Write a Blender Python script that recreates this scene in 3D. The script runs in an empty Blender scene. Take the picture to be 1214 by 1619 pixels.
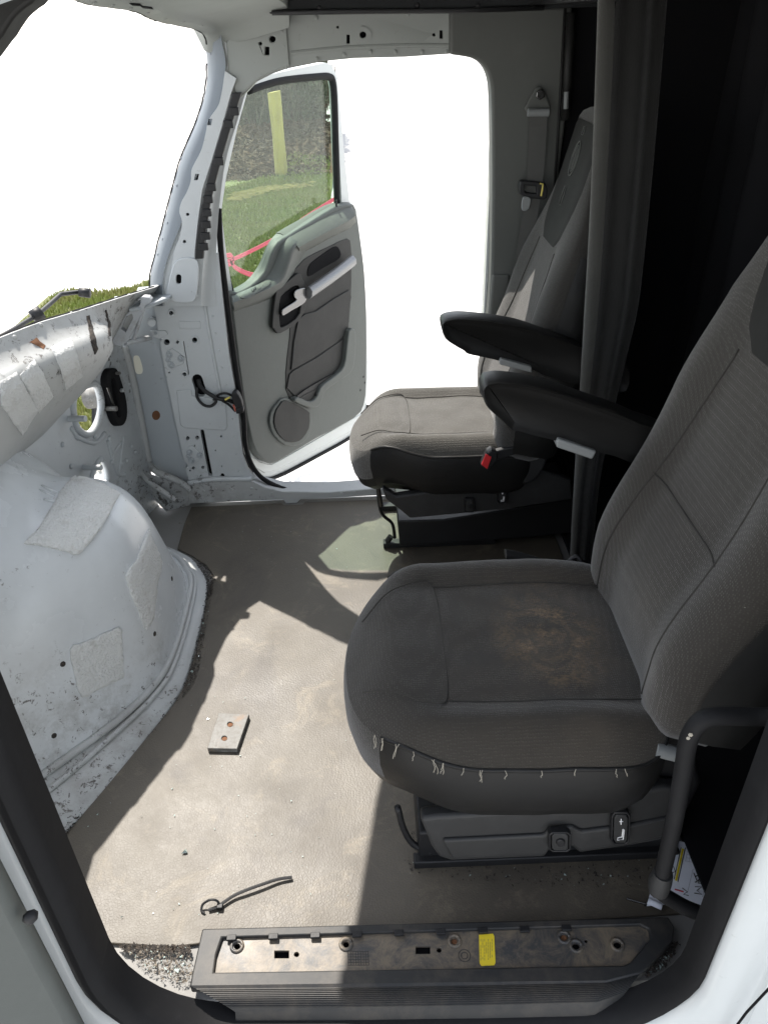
import bpy, bmesh, math, random
from mathutils import Vector as V, Matrix
from mathutils.bvhtree import BVHTree
from mathutils.geometry import tessellate_polygon, delaunay_2d_cdt
from mathutils import noise as mnoise
random.seed(7)
R = math.radians
sc = bpy.context.scene
COL = sc.collection

# ------------------------------------------------------------------ camera
H, FPX = 1.48, 1200.0
cam_d = bpy.data.cameras.new('camera'); cam = bpy.data.objects.new('camera', cam_d); COL.objects.link(cam)
cam_d.sensor_fit = 'VERTICAL'; cam_d.sensor_height = 36; cam_d.lens = FPX/1619*36
cam_d.clip_start = .02; cam_d.clip_end = 1000
CM = Matrix.Rotation(R(-.7), 3, 'Z') @ Matrix.Rotation(R(57), 3, 'X') @ Matrix.Rotation(R(-1.8), 3, 'Z')
cam.matrix_world = Matrix.Translation((0, 0, H)) @ CM.to_4x4()
sc.camera = cam

# ------------------------------------------------------------------ light
w = bpy.data.worlds.new('World'); sc.world = w; w.use_nodes = True
nt = w.node_tree; bg = nt.nodes['Background']
sky = nt.nodes.new('ShaderNodeTexSky'); sky.sky_type = 'NISHITA'; sky.sun_disc = False
SUN = V((-.31, .627, 1)).normalized()
sky.sun_elevation = math.asin(SUN.z); sky.sun_rotation = math.atan2(SUN.x, SUN.y)
sky.dust_density = 1.0; sky.air_density = 1.0
hs_ = nt.nodes.new('ShaderNodeHueSaturation'); hs_.inputs['Saturation'].default_value = .35
nt.links.new(sky.outputs[0], hs_.inputs['Color']); nt.links.new(hs_.outputs[0], bg.inputs[0]); bg.inputs[1].default_value = .12
sl = bpy.data.lights.new('sun', 'SUN'); sl.energy = 2.4; sl.angle = R(.5); sl.color = (1, .94, .86)
so = bpy.data.objects.new('sun', sl); COL.objects.link(so)
so.rotation_euler = SUN.to_track_quat('Z', 'Y').to_euler(); so.location = SUN*20
sc.view_settings.view_transform = 'Standard'; sc.view_settings.look = 'None'
sc.view_settings.exposure = 2.0; sc.view_settings.gamma = 1
sc.cycles.use_denoising = True
sc.cycles.max_bounces = 10; sc.cycles.transparent_max_bounces = 12
sc.cycles.caustics_reflective = False; sc.cycles.caustics_refractive = False

# ------------------------------------------------------------------ helpers
def ray(u, v):
    return CM @ V(((u-607)/FPX, -(v-809.5)/FPX, -1.0))
CAM = V((0, 0, H))
def P(u, v, x=None, y=None, z=None):
    d = ray(u, v)
    if x is not None: t = x/d.x
    elif y is not None: t = y/d.y
    else: t = (z-H)/d.z
    return CAM + d*t
def PP(u, v, p0, n):
    d = ray(u, v)
    return CAM + d*((p0-CAM).dot(n)/d.dot(n))
def PY(y, *uv): return [P(u, v, y=y) for u, v in uv]
def PZ(z, *uv): return [P(u, v, z=z) for u, v in uv]
def circ(u, v, ru, rv=None, n=12, rot=0):
    rv = rv or ru; c, s = math.cos(R(rot)), math.sin(R(rot))
    return [(u + c*ru*math.cos(a) - s*rv*math.sin(a), v + s*ru*math.cos(a) + c*rv*math.sin(a))
            for a in [2*math.pi*i/n for i in range(n)]]
def capsule(u0, v0, u1, v1, r, n=6):
    a0 = math.atan2(v1-v0, u1-u0); o = []
    for i in range(n+1): a = a0+math.pi/2+math.pi*i/n; o.append((u0+r*math.cos(a), v0+r*math.sin(a)))
    for i in range(n+1): a = a0-math.pi/2+math.pi*i/n; o.append((u1+r*math.cos(a), v1+r*math.sin(a)))
    return o
def rect(u0, v0, u1, v1, du=0): return [(u0, v0), (u1, v0), (u1+du, v1), (u0+du, v1)]
def spline(pts, n=8, closed=False):
    pts = [V(p) for p in pts]; N = len(pts); out = []
    rng = N if closed else N-1
    for i in range(rng):
        if closed: a, b, c, d = pts[i-1], pts[i], pts[(i+1) % N], pts[(i+2) % N]
        else: a, b, c, d = pts[max(i-1, 0)], pts[i], pts[i+1], pts[min(i+2, N-1)]
        for k in range(n):
            t = k/n
            out.append(.5*((2*b)+(c-a)*t+(2*a-5*b+4*c-d)*t*t+(-a+3*b-3*c+d)*t**3))
    if not closed: out.append(pts[-1])
    return out
def spl2(pts, n=6, closed=False):
    return [(p.x, p.y) for p in spline([V((a, b, 0)) for a, b in pts], n, closed)]
def smooth_step(a, b, x):
    t = min(1, max(0, (x-a)/(b-a))); return t*t*(3-2*t)
def interp(xs, ys, x):
    if x <= xs[0]: return ys[0]
    for i in range(len(xs)-1):
        if x <= xs[i+1]:
            t = (x-xs[i])/(xs[i+1]-xs[i]); return ys[i]*(1-t)+ys[i+1]*t
    return ys[-1]

def inside(x, y, pl):
    c = False; n = len(pl)
    for i in range(n):
        (x0, y0), (x1, y1) = pl[i], pl[(i+1) % n]
        if (y0 > y) != (y1 > y) and x < (x1-x0)*(y-y0)/(y1-y0)+x0: c = not c
    return c
class MB:
    def __init__(s): s.bm = bmesh.new()
    def face(s, vs):
        try: return s.bm.faces.new(vs)
        except ValueError: return None
    def poly(s, pts, d=(0, 0, 0), holes=(), back=True):
        """flat polygon (with holes) given thickness d"""
        d = V(d); loops = [[V(p) for p in pts]]+[[V(p) for p in h] for h in holes]
        if holes:
            nrm = V((0, 0, 0)); L0 = loops[0]
            for i in range(len(L0)):
                a, b_ = L0[i], L0[(i+1) % len(L0)]; nrm += a.cross(b_)
            nrm.normalize(); ex = (L0[1]-L0[0]); ex = (ex-nrm*ex.dot(nrm)).normalized(); ey = nrm.cross(ex); o3 = L0[0]
            l2 = [[V(((p-o3).dot(ex), (p-o3).dot(ey))) for p in l] for l in loops]
            ed = []; o = 0
            for l in l2: ed += [(o+i, o+(i+1) % len(l)) for i in range(len(l))]; o += len(l)
            co, _, fs, _, _, _ = delaunay_2d_cdt([p for l in l2 for p in l], ed, [], 0, 1e-7)
            f = [s.bm.verts.new(o3+ex*p.x+ey*p.y) for p in co]
            b = [s.bm.verts.new(o3+ex*p.x+ey*p.y+d) for p in co] if d.length > 0 else None
            es = {}
            for t in fs:
                c = sum((co[i] for i in t), V((0, 0)))/len(t)
                if not inside(c.x, c.y, [(p.x, p.y) for p in l2[0]]) or any(inside(c.x, c.y, [(p.x, p.y) for p in h]) for h in l2[1:]): continue
                s.face([f[i] for i in t])
                if b:
                    s.face([b[i] for i in reversed(t)])
                    for i in range(len(t)): e = (t[i], t[(i+1) % len(t)]); es[e] = 1
            for (i, j) in es:
                if (j, i) not in es: s.face((f[i], f[j], b[j], b[i]))
            return s
        f = [s.bm.verts.new(p) for p in loops[0]]; s.face(f)
        if d.length > 0:
            b = [s.bm.verts.new(p+d) for p in loops[0]]; n = len(f)
            if back: s.face(list(reversed(b)))
            for i in range(n): j = (i+1) % n; s.face((f[i], f[j], b[j], b[i]))
        return s
    def box(s, a, b):
        a, b = V(a), V(b)
        return s.poly([(a.x, a.y, a.z), (b.x, a.y, a.z), (b.x, b.y, a.z), (a.x, b.y, a.z)], (0, 0, b.z-a.z))
    def loft(s, rings, closed=True, cap=True):
        vr = [[s.bm.verts.new(p) for p in r] for r in rings]
        n = len(vr[0])
        for a, b in zip(vr, vr[1:]):
            for i in range(n if closed else n-1):
                j = (i+1) % n; s.face((a[i], a[j], b[j], b[i]))
        if cap and closed: s.face(list(reversed(vr[0]))); s.face(vr[-1])
        return s
    def tube(s, path, r, seg=8, flat=1.0, up=None):
        path = [V(p) for p in path]; rings = []
        prev = None
        for i, p in enumerate(path):
            t = (path[min(i+1, len(path)-1)]-path[max(i-1, 0)]).normalized()
            if prev is None: a = V(up) if up else (V((0, 0, 1)) if abs(t.z) < .9 else V((1, 0, 0)))
            else: a = prev
            a = (a - t*a.dot(t)).normalized(); b = t.cross(a); prev = a
            rr = r(i/(len(path)-1)) if callable(r) else r
            rings.append([p + a*(math.cos(2*math.pi*k/seg)*rr*flat) + b*(math.sin(2*math.pi*k/seg)*rr) for k in range(seg)])
        return s.loft(rings)
    def cyl(s, p0, p1, r, seg=14, r2=None):
        p0, p1 = V(p0), V(p1); return s.tube([p0, p1], (lambda t: r*(1-t)+(r if r2 is None else r2)*t), seg)
    def ball(s, c, r, n=V((0, 0, 1)), flat=.6, seg=8):
        n = V(n).normalized(); q = n.to_track_quat('Z', 'Y'); rings = []
        for k in range(4):
            a = math.pi/2*k/4
            rings.append([V(c)+q @ V((math.cos(a)*r*math.cos(2*math.pi*i/seg), math.cos(a)*r*math.sin(2*math.pi*i/seg), math.sin(a)*r*flat)) for i in range(seg)])
        return s.loft(rings)
    def bvh(s):
        s.bm.normal_update(); return BVHTree.FromBMesh(s.bm)
    def build(s, name, mat, parent=None, smooth=False, bevel=0, sub=0, angle=None, split=False):
        if split:
            s.bm.verts.ensure_lookup_table(); seen = set(); out = None
            for v0 in s.bm.verts:
                if v0 in seen: continue
                isl, st_ = [], [v0]; seen.add(v0)
                while st_:
                    v = st_.pop(); isl.append(v)
                    for e in v.link_edges:
                        w_ = e.other_vert(v)
                        if w_ not in seen: seen.add(w_); st_.append(w_)
                m2 = MB(); mp = {v: m2.bm.verts.new(v.co) for v in isl}; fs_ = set(f for v in isl for f in v.link_faces)
                for f in fs_: m2.face([mp[v] for v in f.verts])
                out = m2.build(name, mat, parent, smooth, bevel, sub, angle)
            s.bm.free(); return out
        me = bpy.data.meshes.new(name)
        bmesh.ops.recalc_face_normals(s.bm, faces=s.bm.faces[:])
        s.bm.to_mesh(me); s.bm.free()
        o = bpy.data.objects.new(name, me); COL.objects.link(o)
        for m in (mat if isinstance(mat, (list, tuple)) else [mat]): me.materials.append(m)
        if smooth:
            for p in me.polygons: p.use_smooth = True
            if angle: me.set_sharp_from_angle(angle=R(angle))
        if bevel:
            b = o.modifiers.new('bevel', 'BEVEL'); b.width = bevel; b.segments = 3; b.limit_method = 'ANGLE'; b.angle_limit = R(35)
            b.harden_normals = False
            for p in me.polygons: p.use_smooth = True
            me.set_sharp_from_angle(angle=R(40))
        if sub:
            m = o.modifiers.new('sub', 'SUBSURF'); m.levels = m.render_levels = sub
        if parent is not None: adopt(o, parent)
        return o
WLOC = {}
def adopt(o, parent):
    o.parent = parent
    loc = WLOC.get(parent.name, V((0, 0, 0)))
    o.matrix_parent_inverse = Matrix.Translation(-loc); WLOC[o.name] = V((0, 0, 0))
    return o
def tag(o, label=None, cat=None, group=None, kind=None):
    if label: o['label'] = label
    if cat: o['category'] = cat
    if group: o['group'] = group
    if kind: o['kind'] = kind
    return o
def thing(name, loc, label, cat, group=None):
    o = bpy.data.objects.new(name, None); COL.objects.link(o); o.location = loc; o.empty_display_size = .1
    WLOC[o.name] = V(loc); return tag(o, label, cat, group)

# ------------------------------------------------------------------ materials
class Mat:
    def __init__(s, name, base=(.5, .5, .5), rough=.5, metal=0, spec=.5, coat=0):
        s.m = bpy.data.materials.new(name); s.m.use_nodes = True; s.t = s.m.node_tree
        s.b = s.t.nodes['Principled BSDF']; s.out = s.t.nodes['Material Output']
        s.b.inputs['Base Color'].default_value = (*base, 1); s.b.inputs['Roughness'].default_value = rough
        s.b.inputs['Metallic'].default_value = metal; s.b.inputs['Specular IOR Level'].default_value = spec
        s.b.inputs['Coat Weight'].default_value = coat; s.b.inputs['Coat Roughness'].default_value = .12
        s.col = None; s.base = base
        s.tc = s.t.nodes.new('ShaderNodeTexCoord'); s.bump = None
    def N(s, t): return s.t.nodes.new(t)
    def L(s, a, b): s.t.links.new(a, b)
    def noise(s, scale, detail=4, rough=.6, stretch=None, dist=0):
        n = s.N('ShaderNodeTexNoise'); n.inputs['Scale'].default_value = scale; n.inputs['Detail'].default_value = detail
        n.inputs['Roughness'].default_value = rough; n.inputs['Distortion'].default_value = dist
        src = s.tc.outputs['Object']
        if stretch:
            mp = s.N('ShaderNodeMapping'); mp.inputs['Scale'].default_value = stretch; s.L(src, mp.inputs[0]); src = mp.outputs[0]
        s.L(src, n.inputs['Vector']); return n.outputs['Fac']
    def voro(s, scale, feature='F1', rnd=1, stretch=None):
        n = s.N('ShaderNodeTexVoronoi'); n.feature = feature; n.inputs['Scale'].default_value = scale
        n.inputs['Randomness'].default_value = rnd
        src = s.tc.outputs['Object']
        if stretch:
            mp = s.N('ShaderNodeMapping'); mp.inputs['Scale'].default_value = stretch; s.L(src, mp.inputs[0]); src = mp.outputs[0]
        s.L(src, n.inputs['Vector']); return n.outputs['Distance']
    def ramp(s, fac, *stops):
        n = s.N('ShaderNodeValToRGB'); e = n.color_ramp.elements
        while len(e) < len(stops): e.new(.5)
        for k, (p, c) in zip(e, stops):
            k.position = p; k.color = (*c, 1) if isinstance(c, (tuple, list)) else (c, c, c, 1)
        s.L(fac, n.inputs[0]); return n.outputs[0]
    def colour(s, fac, c2, c1=None):
        """mix current base with c2 by fac"""
        n = s.N('ShaderNodeMix'); n.data_type = 'RGBA'; s.L(fac, n.inputs[0])
        if s.col is not None: s.L(s.col, n.inputs[6])
        else: n.inputs[6].default_value = (*(c1 or s.base), 1)
        if isinstance(c2, (tuple, list)): n.inputs[7].default_value = (*c2, 1)
        else: s.L(c2, n.inputs[7])
        s.col = n.outputs[2]; s.L(s.col, s.b.inputs['Base Color']); return s
    def roughness(s, fac, a, b):
        n = s.N('ShaderNodeMapRange'); s.L(fac, n.inputs[0]); n.inputs[3].default_value = a; n.inputs[4].default_value = b
        s.L(n.outputs[0], s.b.inputs['Roughness']); return s
    def bumped(s, h, strength=.3, dist=.002):
        n = s.N('ShaderNodeBump'); n.inputs['Strength'].default_value = strength; n.inputs['Distance'].default_value = dist
        s.L(h, n.inputs['Height'])
        if s.bump is not None: s.L(s.bump, n.inputs['Normal'])
        s.bump = n.outputs[0]; s.L(s.bump, s.b.inputs['Normal']); return s
    def sphere_mask(s, c, r, stretch=(1, 1, 1)):
        """1 at world point c, 0 beyond r"""
        g = s.N('ShaderNodeNewGeometry'); sub = s.N('ShaderNodeVectorMath'); sub.operation = 'SUBTRACT'
        s.L(g.outputs['Position'], sub.inputs[0]); sub.inputs[1].default_value = c
        mul = s.N('ShaderNodeVectorMath'); mul.operation = 'MULTIPLY'; mul.inputs[1].default_value = stretch; s.L(sub.outputs[0], mul.inputs[0])
        ln = s.N('ShaderNodeVectorMath'); ln.operation = 'LENGTH'; s.L(mul.outputs[0], ln.inputs[0])
        mr = s.N('ShaderNodeMapRange'); mr.inputs[1].default_value = 0; mr.inputs[2].default_value = r
        mr.inputs[3].default_value = 1; mr.inputs[4].default_value = 0; s.L(ln.outputs['Value'], mr.inputs[0]); return mr.outputs[0]
    def math(s, op, a, b):
        n = s.N('ShaderNodeMath'); n.operation = op
        for i, q in enumerate((a, b)):
            if isinstance(q, (int, float)): n.inputs[i].default_value = q
            else: s.L(q, n.inputs[i])
        return n.outputs[0]

def white_metal(name, base, grime=.5, rough=.32, chips=None):
    m = Mat(name, base, rough)
    n1 = m.noise(3.5, 6, .65); m.colour(m.ramp(n1, (.42, 0.), (.75, .55*grime)), tuple(c*.72 for c in base))
    n2 = m.noise(55, 5, .75); n3 = m.noise(5, 4, .6)
    sp = m.math('MULTIPLY', m.ramp(n2, (.63, 0.), (.70, 1.)), m.ramp(n3, (.46, 0.), (.62, grime)))
    m.colour(sp, (.10, .085, .07))
    n4 = m.noise(12, 8, .8, dist=1.5); m.colour(m.ramp(n4, (.66, 0.), (.76, .7*grime)), (.30, .25, .20))
    for c, rad, st, lo in (chips or ()):
        k = m.math('MULTIPLY', m.ramp(m.sphere_mask(c, rad, st), (0., 0.), (.5, 1.)), m.ramp(m.noise(42, 8, .78, dist=.4), (lo, 0.), (lo+.025, .9)))
        m.colour(k, (.06, .052, .045))
        m.colour(m.math('MULTIPLY', m.ramp(m.sphere_mask(c, rad, st), (0., 0.), (.7, 1.)), m.ramp(m.noise(11, 8, .75), (.45, 0.), (.7, .6))), (.20, .185, .165))
    m.roughness(n1, rough-.08, rough+.2); m.bumped(m.noise(9, 3), .08, .004); m.bumped(n2, .08, .0008)
    return m.m
M = {}
M['white'] = white_metal('cab_paint', (.49, .515, .525), .8, .32, [((-.84, 2.3, .55), .22, (1, 1, 1), .57), ((-.80, 2.35, .05), .3, (1, 1, 1.4), .56)])
M['white_dirty'] = white_metal('cab_paint_grimy', (.42, .43, .425), 1.0, .45, [((-.72, 1.10, .0), .22, (1, 1, 1), .555), ((-.60, 1.35, .0), .25, (1, 1, 2), .585), ((-.75, 2.25, .05), .22, (1, 1, 1), .53), ((-.60, 2.38, .03), .25, (1, 1, 3), .57), ((-.72, 2.1, .80), .22, (1, 1, 1.4), .56), ((-.85, 1.8, .80), .22, (1, 1, 1.6), .57)])
M['tunnel'] = white_metal('tunnel_paint', (.55, .575, .59), .95, .2, [((-.80, 1.16, .10), .34, (1, 1, 1.3), .585), ((-.60, 1.40, .05), .30, (1, 1, 2), .61)])
M['bluegrey'] = white_metal('recess_paint', (.37, .40, .42), .5, .4)
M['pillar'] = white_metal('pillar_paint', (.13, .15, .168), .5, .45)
M['body'] = white_metal('body_paint', (.50, .52, .515), .35, .18)
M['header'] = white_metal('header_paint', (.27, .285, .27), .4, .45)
m = Mat('sound_deadening', (.62, .63, .62), .38); f = m.noise(240, 5, .75); g = m.voro(150)
m.bumped(f, .8, .005).bumped(g, .5, .004); m.colour(m.ramp(m.noise(18, 6, .7), (.55, 0.), (.78, .6)), (.34, .31, .27)); M['pad'] = m.m
m = Mat('rubber_mat', (.070, .060, .047), .55)
e = m.voro(165, 'DISTANCE_TO_EDGE'); m.bumped(m.ramp(e, (0., 0.), (.25, 1.)), .2, .0012)
m.colour(m.ramp(m.noise(3.2, 6, .65), (.38, 0.), (.72, .8)), (.103, .089, .067))
m.colour(m.ramp(m.noise(7, 8, .75, dist=.8), (.54, 0.), (.66, .7)), (.150, .126, .090)); m.colour(m.ramp(m.noise(2.1, 7, .72, dist=1.2), (.55, 0.), (.66, .55)), (.045, .038, .033)); m.colour(m.ramp(m.noise(13, 9, .8), (.62, 0.), (.68, .5)), (.05, .043, .037))
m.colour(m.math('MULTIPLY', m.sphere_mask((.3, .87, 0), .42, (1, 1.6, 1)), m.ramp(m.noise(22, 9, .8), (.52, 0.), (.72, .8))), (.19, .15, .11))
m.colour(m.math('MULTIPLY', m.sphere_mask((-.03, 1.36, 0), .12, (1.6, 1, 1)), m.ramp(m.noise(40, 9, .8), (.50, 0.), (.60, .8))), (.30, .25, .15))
m.colour(m.ramp(m.noise(90, 3, .8), (.72, 0.), (.76, .8)), (.33, .31, .28))
m.roughness(m.noise(5, 5), .38, .7); M['mat'] = m.m
def fabric(name, base, light, scale=190, stain=None):
    m = Mat(name, base, .92, spec=.2)
    d = m.voro(scale, 'F1', .38)
    m.colour(m.ramp(d, (.16, 1.), (.42, 0.)), light)
    if stain:
        c, r, st = stain
        k = m.math('MULTIPLY', m.ramp(m.sphere_mask(c, r, st), (0., 0.), (.55, 1.)), m.math('MULTIPLY', m.ramp(m.noise(16, 7, .75, dist=.8), (.44, 0.), (.60, 1.)), m.ramp(m.noise(110, 6, .8, stretch=(1, 1.5, 1)), (.40, 0.), (.58, 1.))))
        m.colour(k, (.19, .125, .065))
        m.colour(m.math('MULTIPLY', m.ramp(m.sphere_mask(c, r*2.2, st), (0., 0.), (.8, 1.)), m.ramp(m.noise(9, 6, .7), (.35, 0.), (.7, .45))), (.11, .085, .06))
    m.colour(m.ramp(m.noise(6, 6, .7), (.45, 0.), (.75, .45)), tuple(c*1.45 for c in base))
    m.colour(m.ramp(m.noise(140, 3, .8), (.74, 0.), (.77, .7)), (.22, .21, .19))
    m.bumped(m.ramp(d, (.1, 1.), (.5, 0.)), .55, .0012); m.bumped(m.noise(7, 3), .25, .012)
    m.b.inputs['Sheen Weight'].default_value = .25; m.b.inputs['Sheen Roughness'].default_value = .5
    return m.m
M['fabric'] = fabric('seat_fabric', (.0275, .0243, .0202), (.045, .0405, .034), 235, ((.33, 1.10, .47), .135, (1.1, .85, 1)))
M['fabric_far'] = fabric('seat_fabric_pale', (.058, .0545, .048), (.10, .095, .085), 210)  # paler version of the seat fabric, for the far cushion
M['fabric_plain'] = fabric('seat_fabric_plain', (.028, .026, .023), (.033, .031, .0275), 500)
def vinyl(name, base, rough, dust=.3, spec=.35):
    m = Mat(name, base, rough, spec=spec); m.bumped(m.voro(420, 'DISTANCE_TO_EDGE'), .25, .0006); m.bumped(m.noise(10, 4), .2, .006)
    n = m.noise(14, 8, .75); m.colour(m.ramp(n, (.52, 0.), (.80, dust)), tuple(c*2.2+.012 for c in base)); m.roughness(n, rough-.06, rough+.2); return m.m
M['vinyl'] = vinyl('black_vinyl', (.0095, .0093, .009), .42, .25, .25)
M['plastic'] = vinyl('charcoal_plastic', (.0235, .0236, .0238), .5, .35)
M['black'] = vinyl('black_plastic', (.012, .012, .013), .45, .2)
M['rubber'] = vinyl('seal_rubber', (.0085, .0085, .0092), .6, .3, .2)
M['trim'] = vinyl('grey_trim', (.082, .089, .083), .5, .15)
M['trim_dark'] = vinyl('dark_trim', (.0125, .0125, .012), .55, .15)
M['trim_pillar'] = vinyl('pillar_trim', (.085, .088, .082), .6, .1)
M['soft'] = vinyl('soft_top', (.105, .11, .10), .65, .2)
M['knob'] = vinyl('knob_grey', (.20, .21, .21), .4, .1)
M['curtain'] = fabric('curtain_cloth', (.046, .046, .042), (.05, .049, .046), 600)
M['belt'] = vinyl('belt_webbing', (.075, .075, .071), .7, .1)
M['sleeper'] = Mat('sleeper_cloth', (.014, .014, .0155), .95, spec=.05).m
M['lining'] = vinyl('roof_lining', (.014, .015, .016), .8, .3)
M['void'] = Mat('cavity', (.008, .008, .009), .9, spec=.1).m  # near-black, stands in for the darkness inside holes, recesses and gaps
m = Mat('brushed_silver', (.22, .222, .225), .4, .6); m.bumped(m.noise(200, 3, .6, (1, 1, .1)), .1, .0005); M['silver'] = m.m
M['chrome'] = Mat('chrome', (.17, .17, .17), .22, 1).m
m = Mat('scuffed_steel', (.15, .148, .14), .55, .0, spec=.3); m.colour(m.ramp(m.noise(60, 8, .8), (.45, 0.), (.65, .8)), (.085, .075, .062)); m.colour(m.ramp(m.noise(34, 9, .8, (1, .15, 1)), (.54, 0.), (.60, .8)), (.24, .235, .22))
m.colour(m.ramp(m.noise(20, 5, .7), (.56, 0.), (.70, .8)), (.20, .125, .07)); M['steel'] = m.m
m = Mat('rust', (.20, .085, .035), .9); m.bumped(m.noise(300, 4), .6, .001); m.colour(m.noise(60), (.09, .045, .025)); M['rust'] = m.m
m = Mat('cast_alloy', (.42, .44, .46), .5, .3); m.bumped(m.noise(300, 3), .2, .0006); m.colour(m.ramp(m.noise(25, 6, .7), (.5, 0.), (.7, .6)), (.20, .18, .15)); M['alloy'] = m.m
m = Mat('sill_plastic', (.042, .042, .043), .45)
m.colour(m.ramp(m.noise(16, 9, .8, dist=.6), (.40, 0.), (.58, .9)), (.15, .12, .085)); m.colour(m.ramp(m.noise(70, 8, .8), (.60, 0.), (.70, .7)), (.24, .21, .17))
m.bumped(m.noise(320, 4, .7), .3, .0008); m.roughness(m.noise(12, 6), .32, .7); M['sill'] = m.m
m = Mat('sill_frame', (.023, .0235, .024), .5, spec=.3); m.colour(m.ramp(m.noise(10, 8, .75), (.46, 0.), (.70, .55)), (.085, .072, .058)); m.bumped(m.noise(400, 3), .2, .0005); M['sill_frame'] = m.m
M['yellow'] = Mat('yellow_sticker', (.72, .56, .03), .45).m
M['ink'] = Mat('print_black', (.03, .028, .02), .6).m
M['inkfaint'] = Mat('print_faint', (.42, .34, .05), .6).m
M['inkgrey'] = Mat('print_grey', (.42, .43, .46), .7).m
M['icon'] = Mat('icon_white', (.7, .7, .7), .5).m
m = Mat('paper', (.74, .76, .82), .8); m.bumped(m.noise(14, 4), .3, .006); M['paper'] = m.m
M['red'] = Mat('buckle_red', (.55, .03, .035), .35).m
M['redtape'] = Mat('ink_red', (.45, .03, .06), .6).m
M['wireyellow'] = Mat('wire_yellow', (.6, .5, .12), .5).m
M['wirered'] = Mat('wire_red', (.5, .12, .08), .5).m
M['thread'] = Mat('thread', (.31, .285, .235), .9).m
M['seam'] = Mat('seam_cord', (.026, .0235, .020), .9).m
M['head'] = vinyl('headrest_panel', (.014, .0135, .0125), .7, .15, .2)
m = Mat('tinted_glass', rough=.05)
tr = m.N('ShaderNodeBsdfTransparent'); tr.inputs[0].default_value = (.80, .89, .82, 1)
gl = m.N('ShaderNodeBsdfGlossy'); gl.inputs['Roughness'].default_value = .03
mx = m.N('ShaderNodeMixShader'); mx.inputs[0].default_value = .05; m.L(tr.outputs[0], mx.inputs[1]); m.L(gl.outputs[0], mx.inputs[2])
df = m.N('ShaderNodeBsdfDiffuse'); df.inputs[0].default_value = (.8, .8, .78, 1)
mx2 = m.N('ShaderNodeMixShader')
sp = m.ramp(m.noise(170, 2, .5), (.66, 0.), (.72, .35)); dust = m.ramp(m.noise(5, 6, .7), (.3, .008), (.8, .035))
fac = m.math('MAXIMUM', m.math('MULTIPLY', sp, m.ramp(m.noise(4, 3), (.4, .15), (.65, 1.))), dust)
m.L(fac, mx2.inputs[0]); m.L(mx.outputs[0], mx2.inputs[1]); m.L(df.outputs[0], mx2.inputs[2]); m.L(mx2.outputs[0], m.out.inputs[0]); M['glass'] = m.m
m = Mat('broken_glass', (.34, .41, .385), .08, spec=.8); M['shard'] = m.m
m = Mat('dirt', (.028, .024, .021), .95); m.colour(m.ramp(m.noise(120, 4), (.5, 0.), (.75, 1.)), (.085, .065, .048)); M['dirt'] = m.m
m = Mat('sand', (.17, .145, .115), .95); m.colour(m.ramp(m.noise(150, 3), (.45, 0.), (.6, 1.)), (.06, .05, .04)); M['sand'] = m.m
m = Mat('pale_gravel', (.55, .54, .52), .95); m.colour(m.ramp(m.noise(30, 6), (.4, 0.), (.7, .6)), (.50, .49, .47)); m.bumped(m.noise(60, 5), .4, .02); M['gravel'] = m.m
m = Mat('turf', (.14, .155, .055), .95); m.colour(m.ramp(m.noise(1.2, 6, .7), (.4, 0.), (.65, 1.)), (.10, .095, .04)); m.colour(m.ramp(m.noise(9, 6, .7), (.5, 0.), (.7, .6)), (.03, .05, .012)); M['turf'] = m.m
def blade_mat(name, a, b, c):
    m = Mat(name, a, .7); m.colour(m.ramp(m.noise(2.2, 5, .7), (.38, 0.), (.62, 1.)), b); m.colour(m.ramp(m.noise(23, 3, .7), (.52, 0.), (.66, .9)), c); return m.m
M['blade'] = blade_mat('grass_blade', (.21, .26, .06), (.28, .27, .10), (.30, .34, .09))
m = Mat('leaf_litter', (.115, .082, .055), .95); m.colour(m.ramp(m.noise(1.1, 6, .7), (.42, 0.), (.6, .9)), (.14, .075, .04)); m.colour(m.ramp(m.noise(26, 6, .8), (.45, 0.), (.65, .8)), (.055, .042, .03)); m.bumped(m.noise(20, 5), .8, .08); M['litter'] = m.m
m = Mat('brush_leaves', (.065, .075, .04), .9); m.colour(m.ramp(m.noise(2.2, 5, .7), (.42, 0.), (.62, 1.)), (.12, .10, .07)); m.colour(m.ramp(m.noise(17, 3), (.5, 0.), (.7, .8)), (.03, .037, .02)); M['brush'] = m.m
m = Mat('weathered_post', (.42, .35, .10), .85); m.colour(m.ramp(m.noise(8, 6, .7, (1, 1, .25)), (.42, 0.), (.68, .8)), (.28, .23, .08)); m.colour(m.ramp(m.noise(3, 6, .8), (.6, 0.), (.72, .7)), (.36, .38, .30)); m.bumped(m.noise(30, 4, .6, (1, 1, .1)), .4, .02); M['post'] = m.m
M['pink'] = Mat('pink_tape', (.75, .10, .17), .5).m
M['cream'] = Mat('cream_plug', (.80, .78, .66), .5).m

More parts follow.
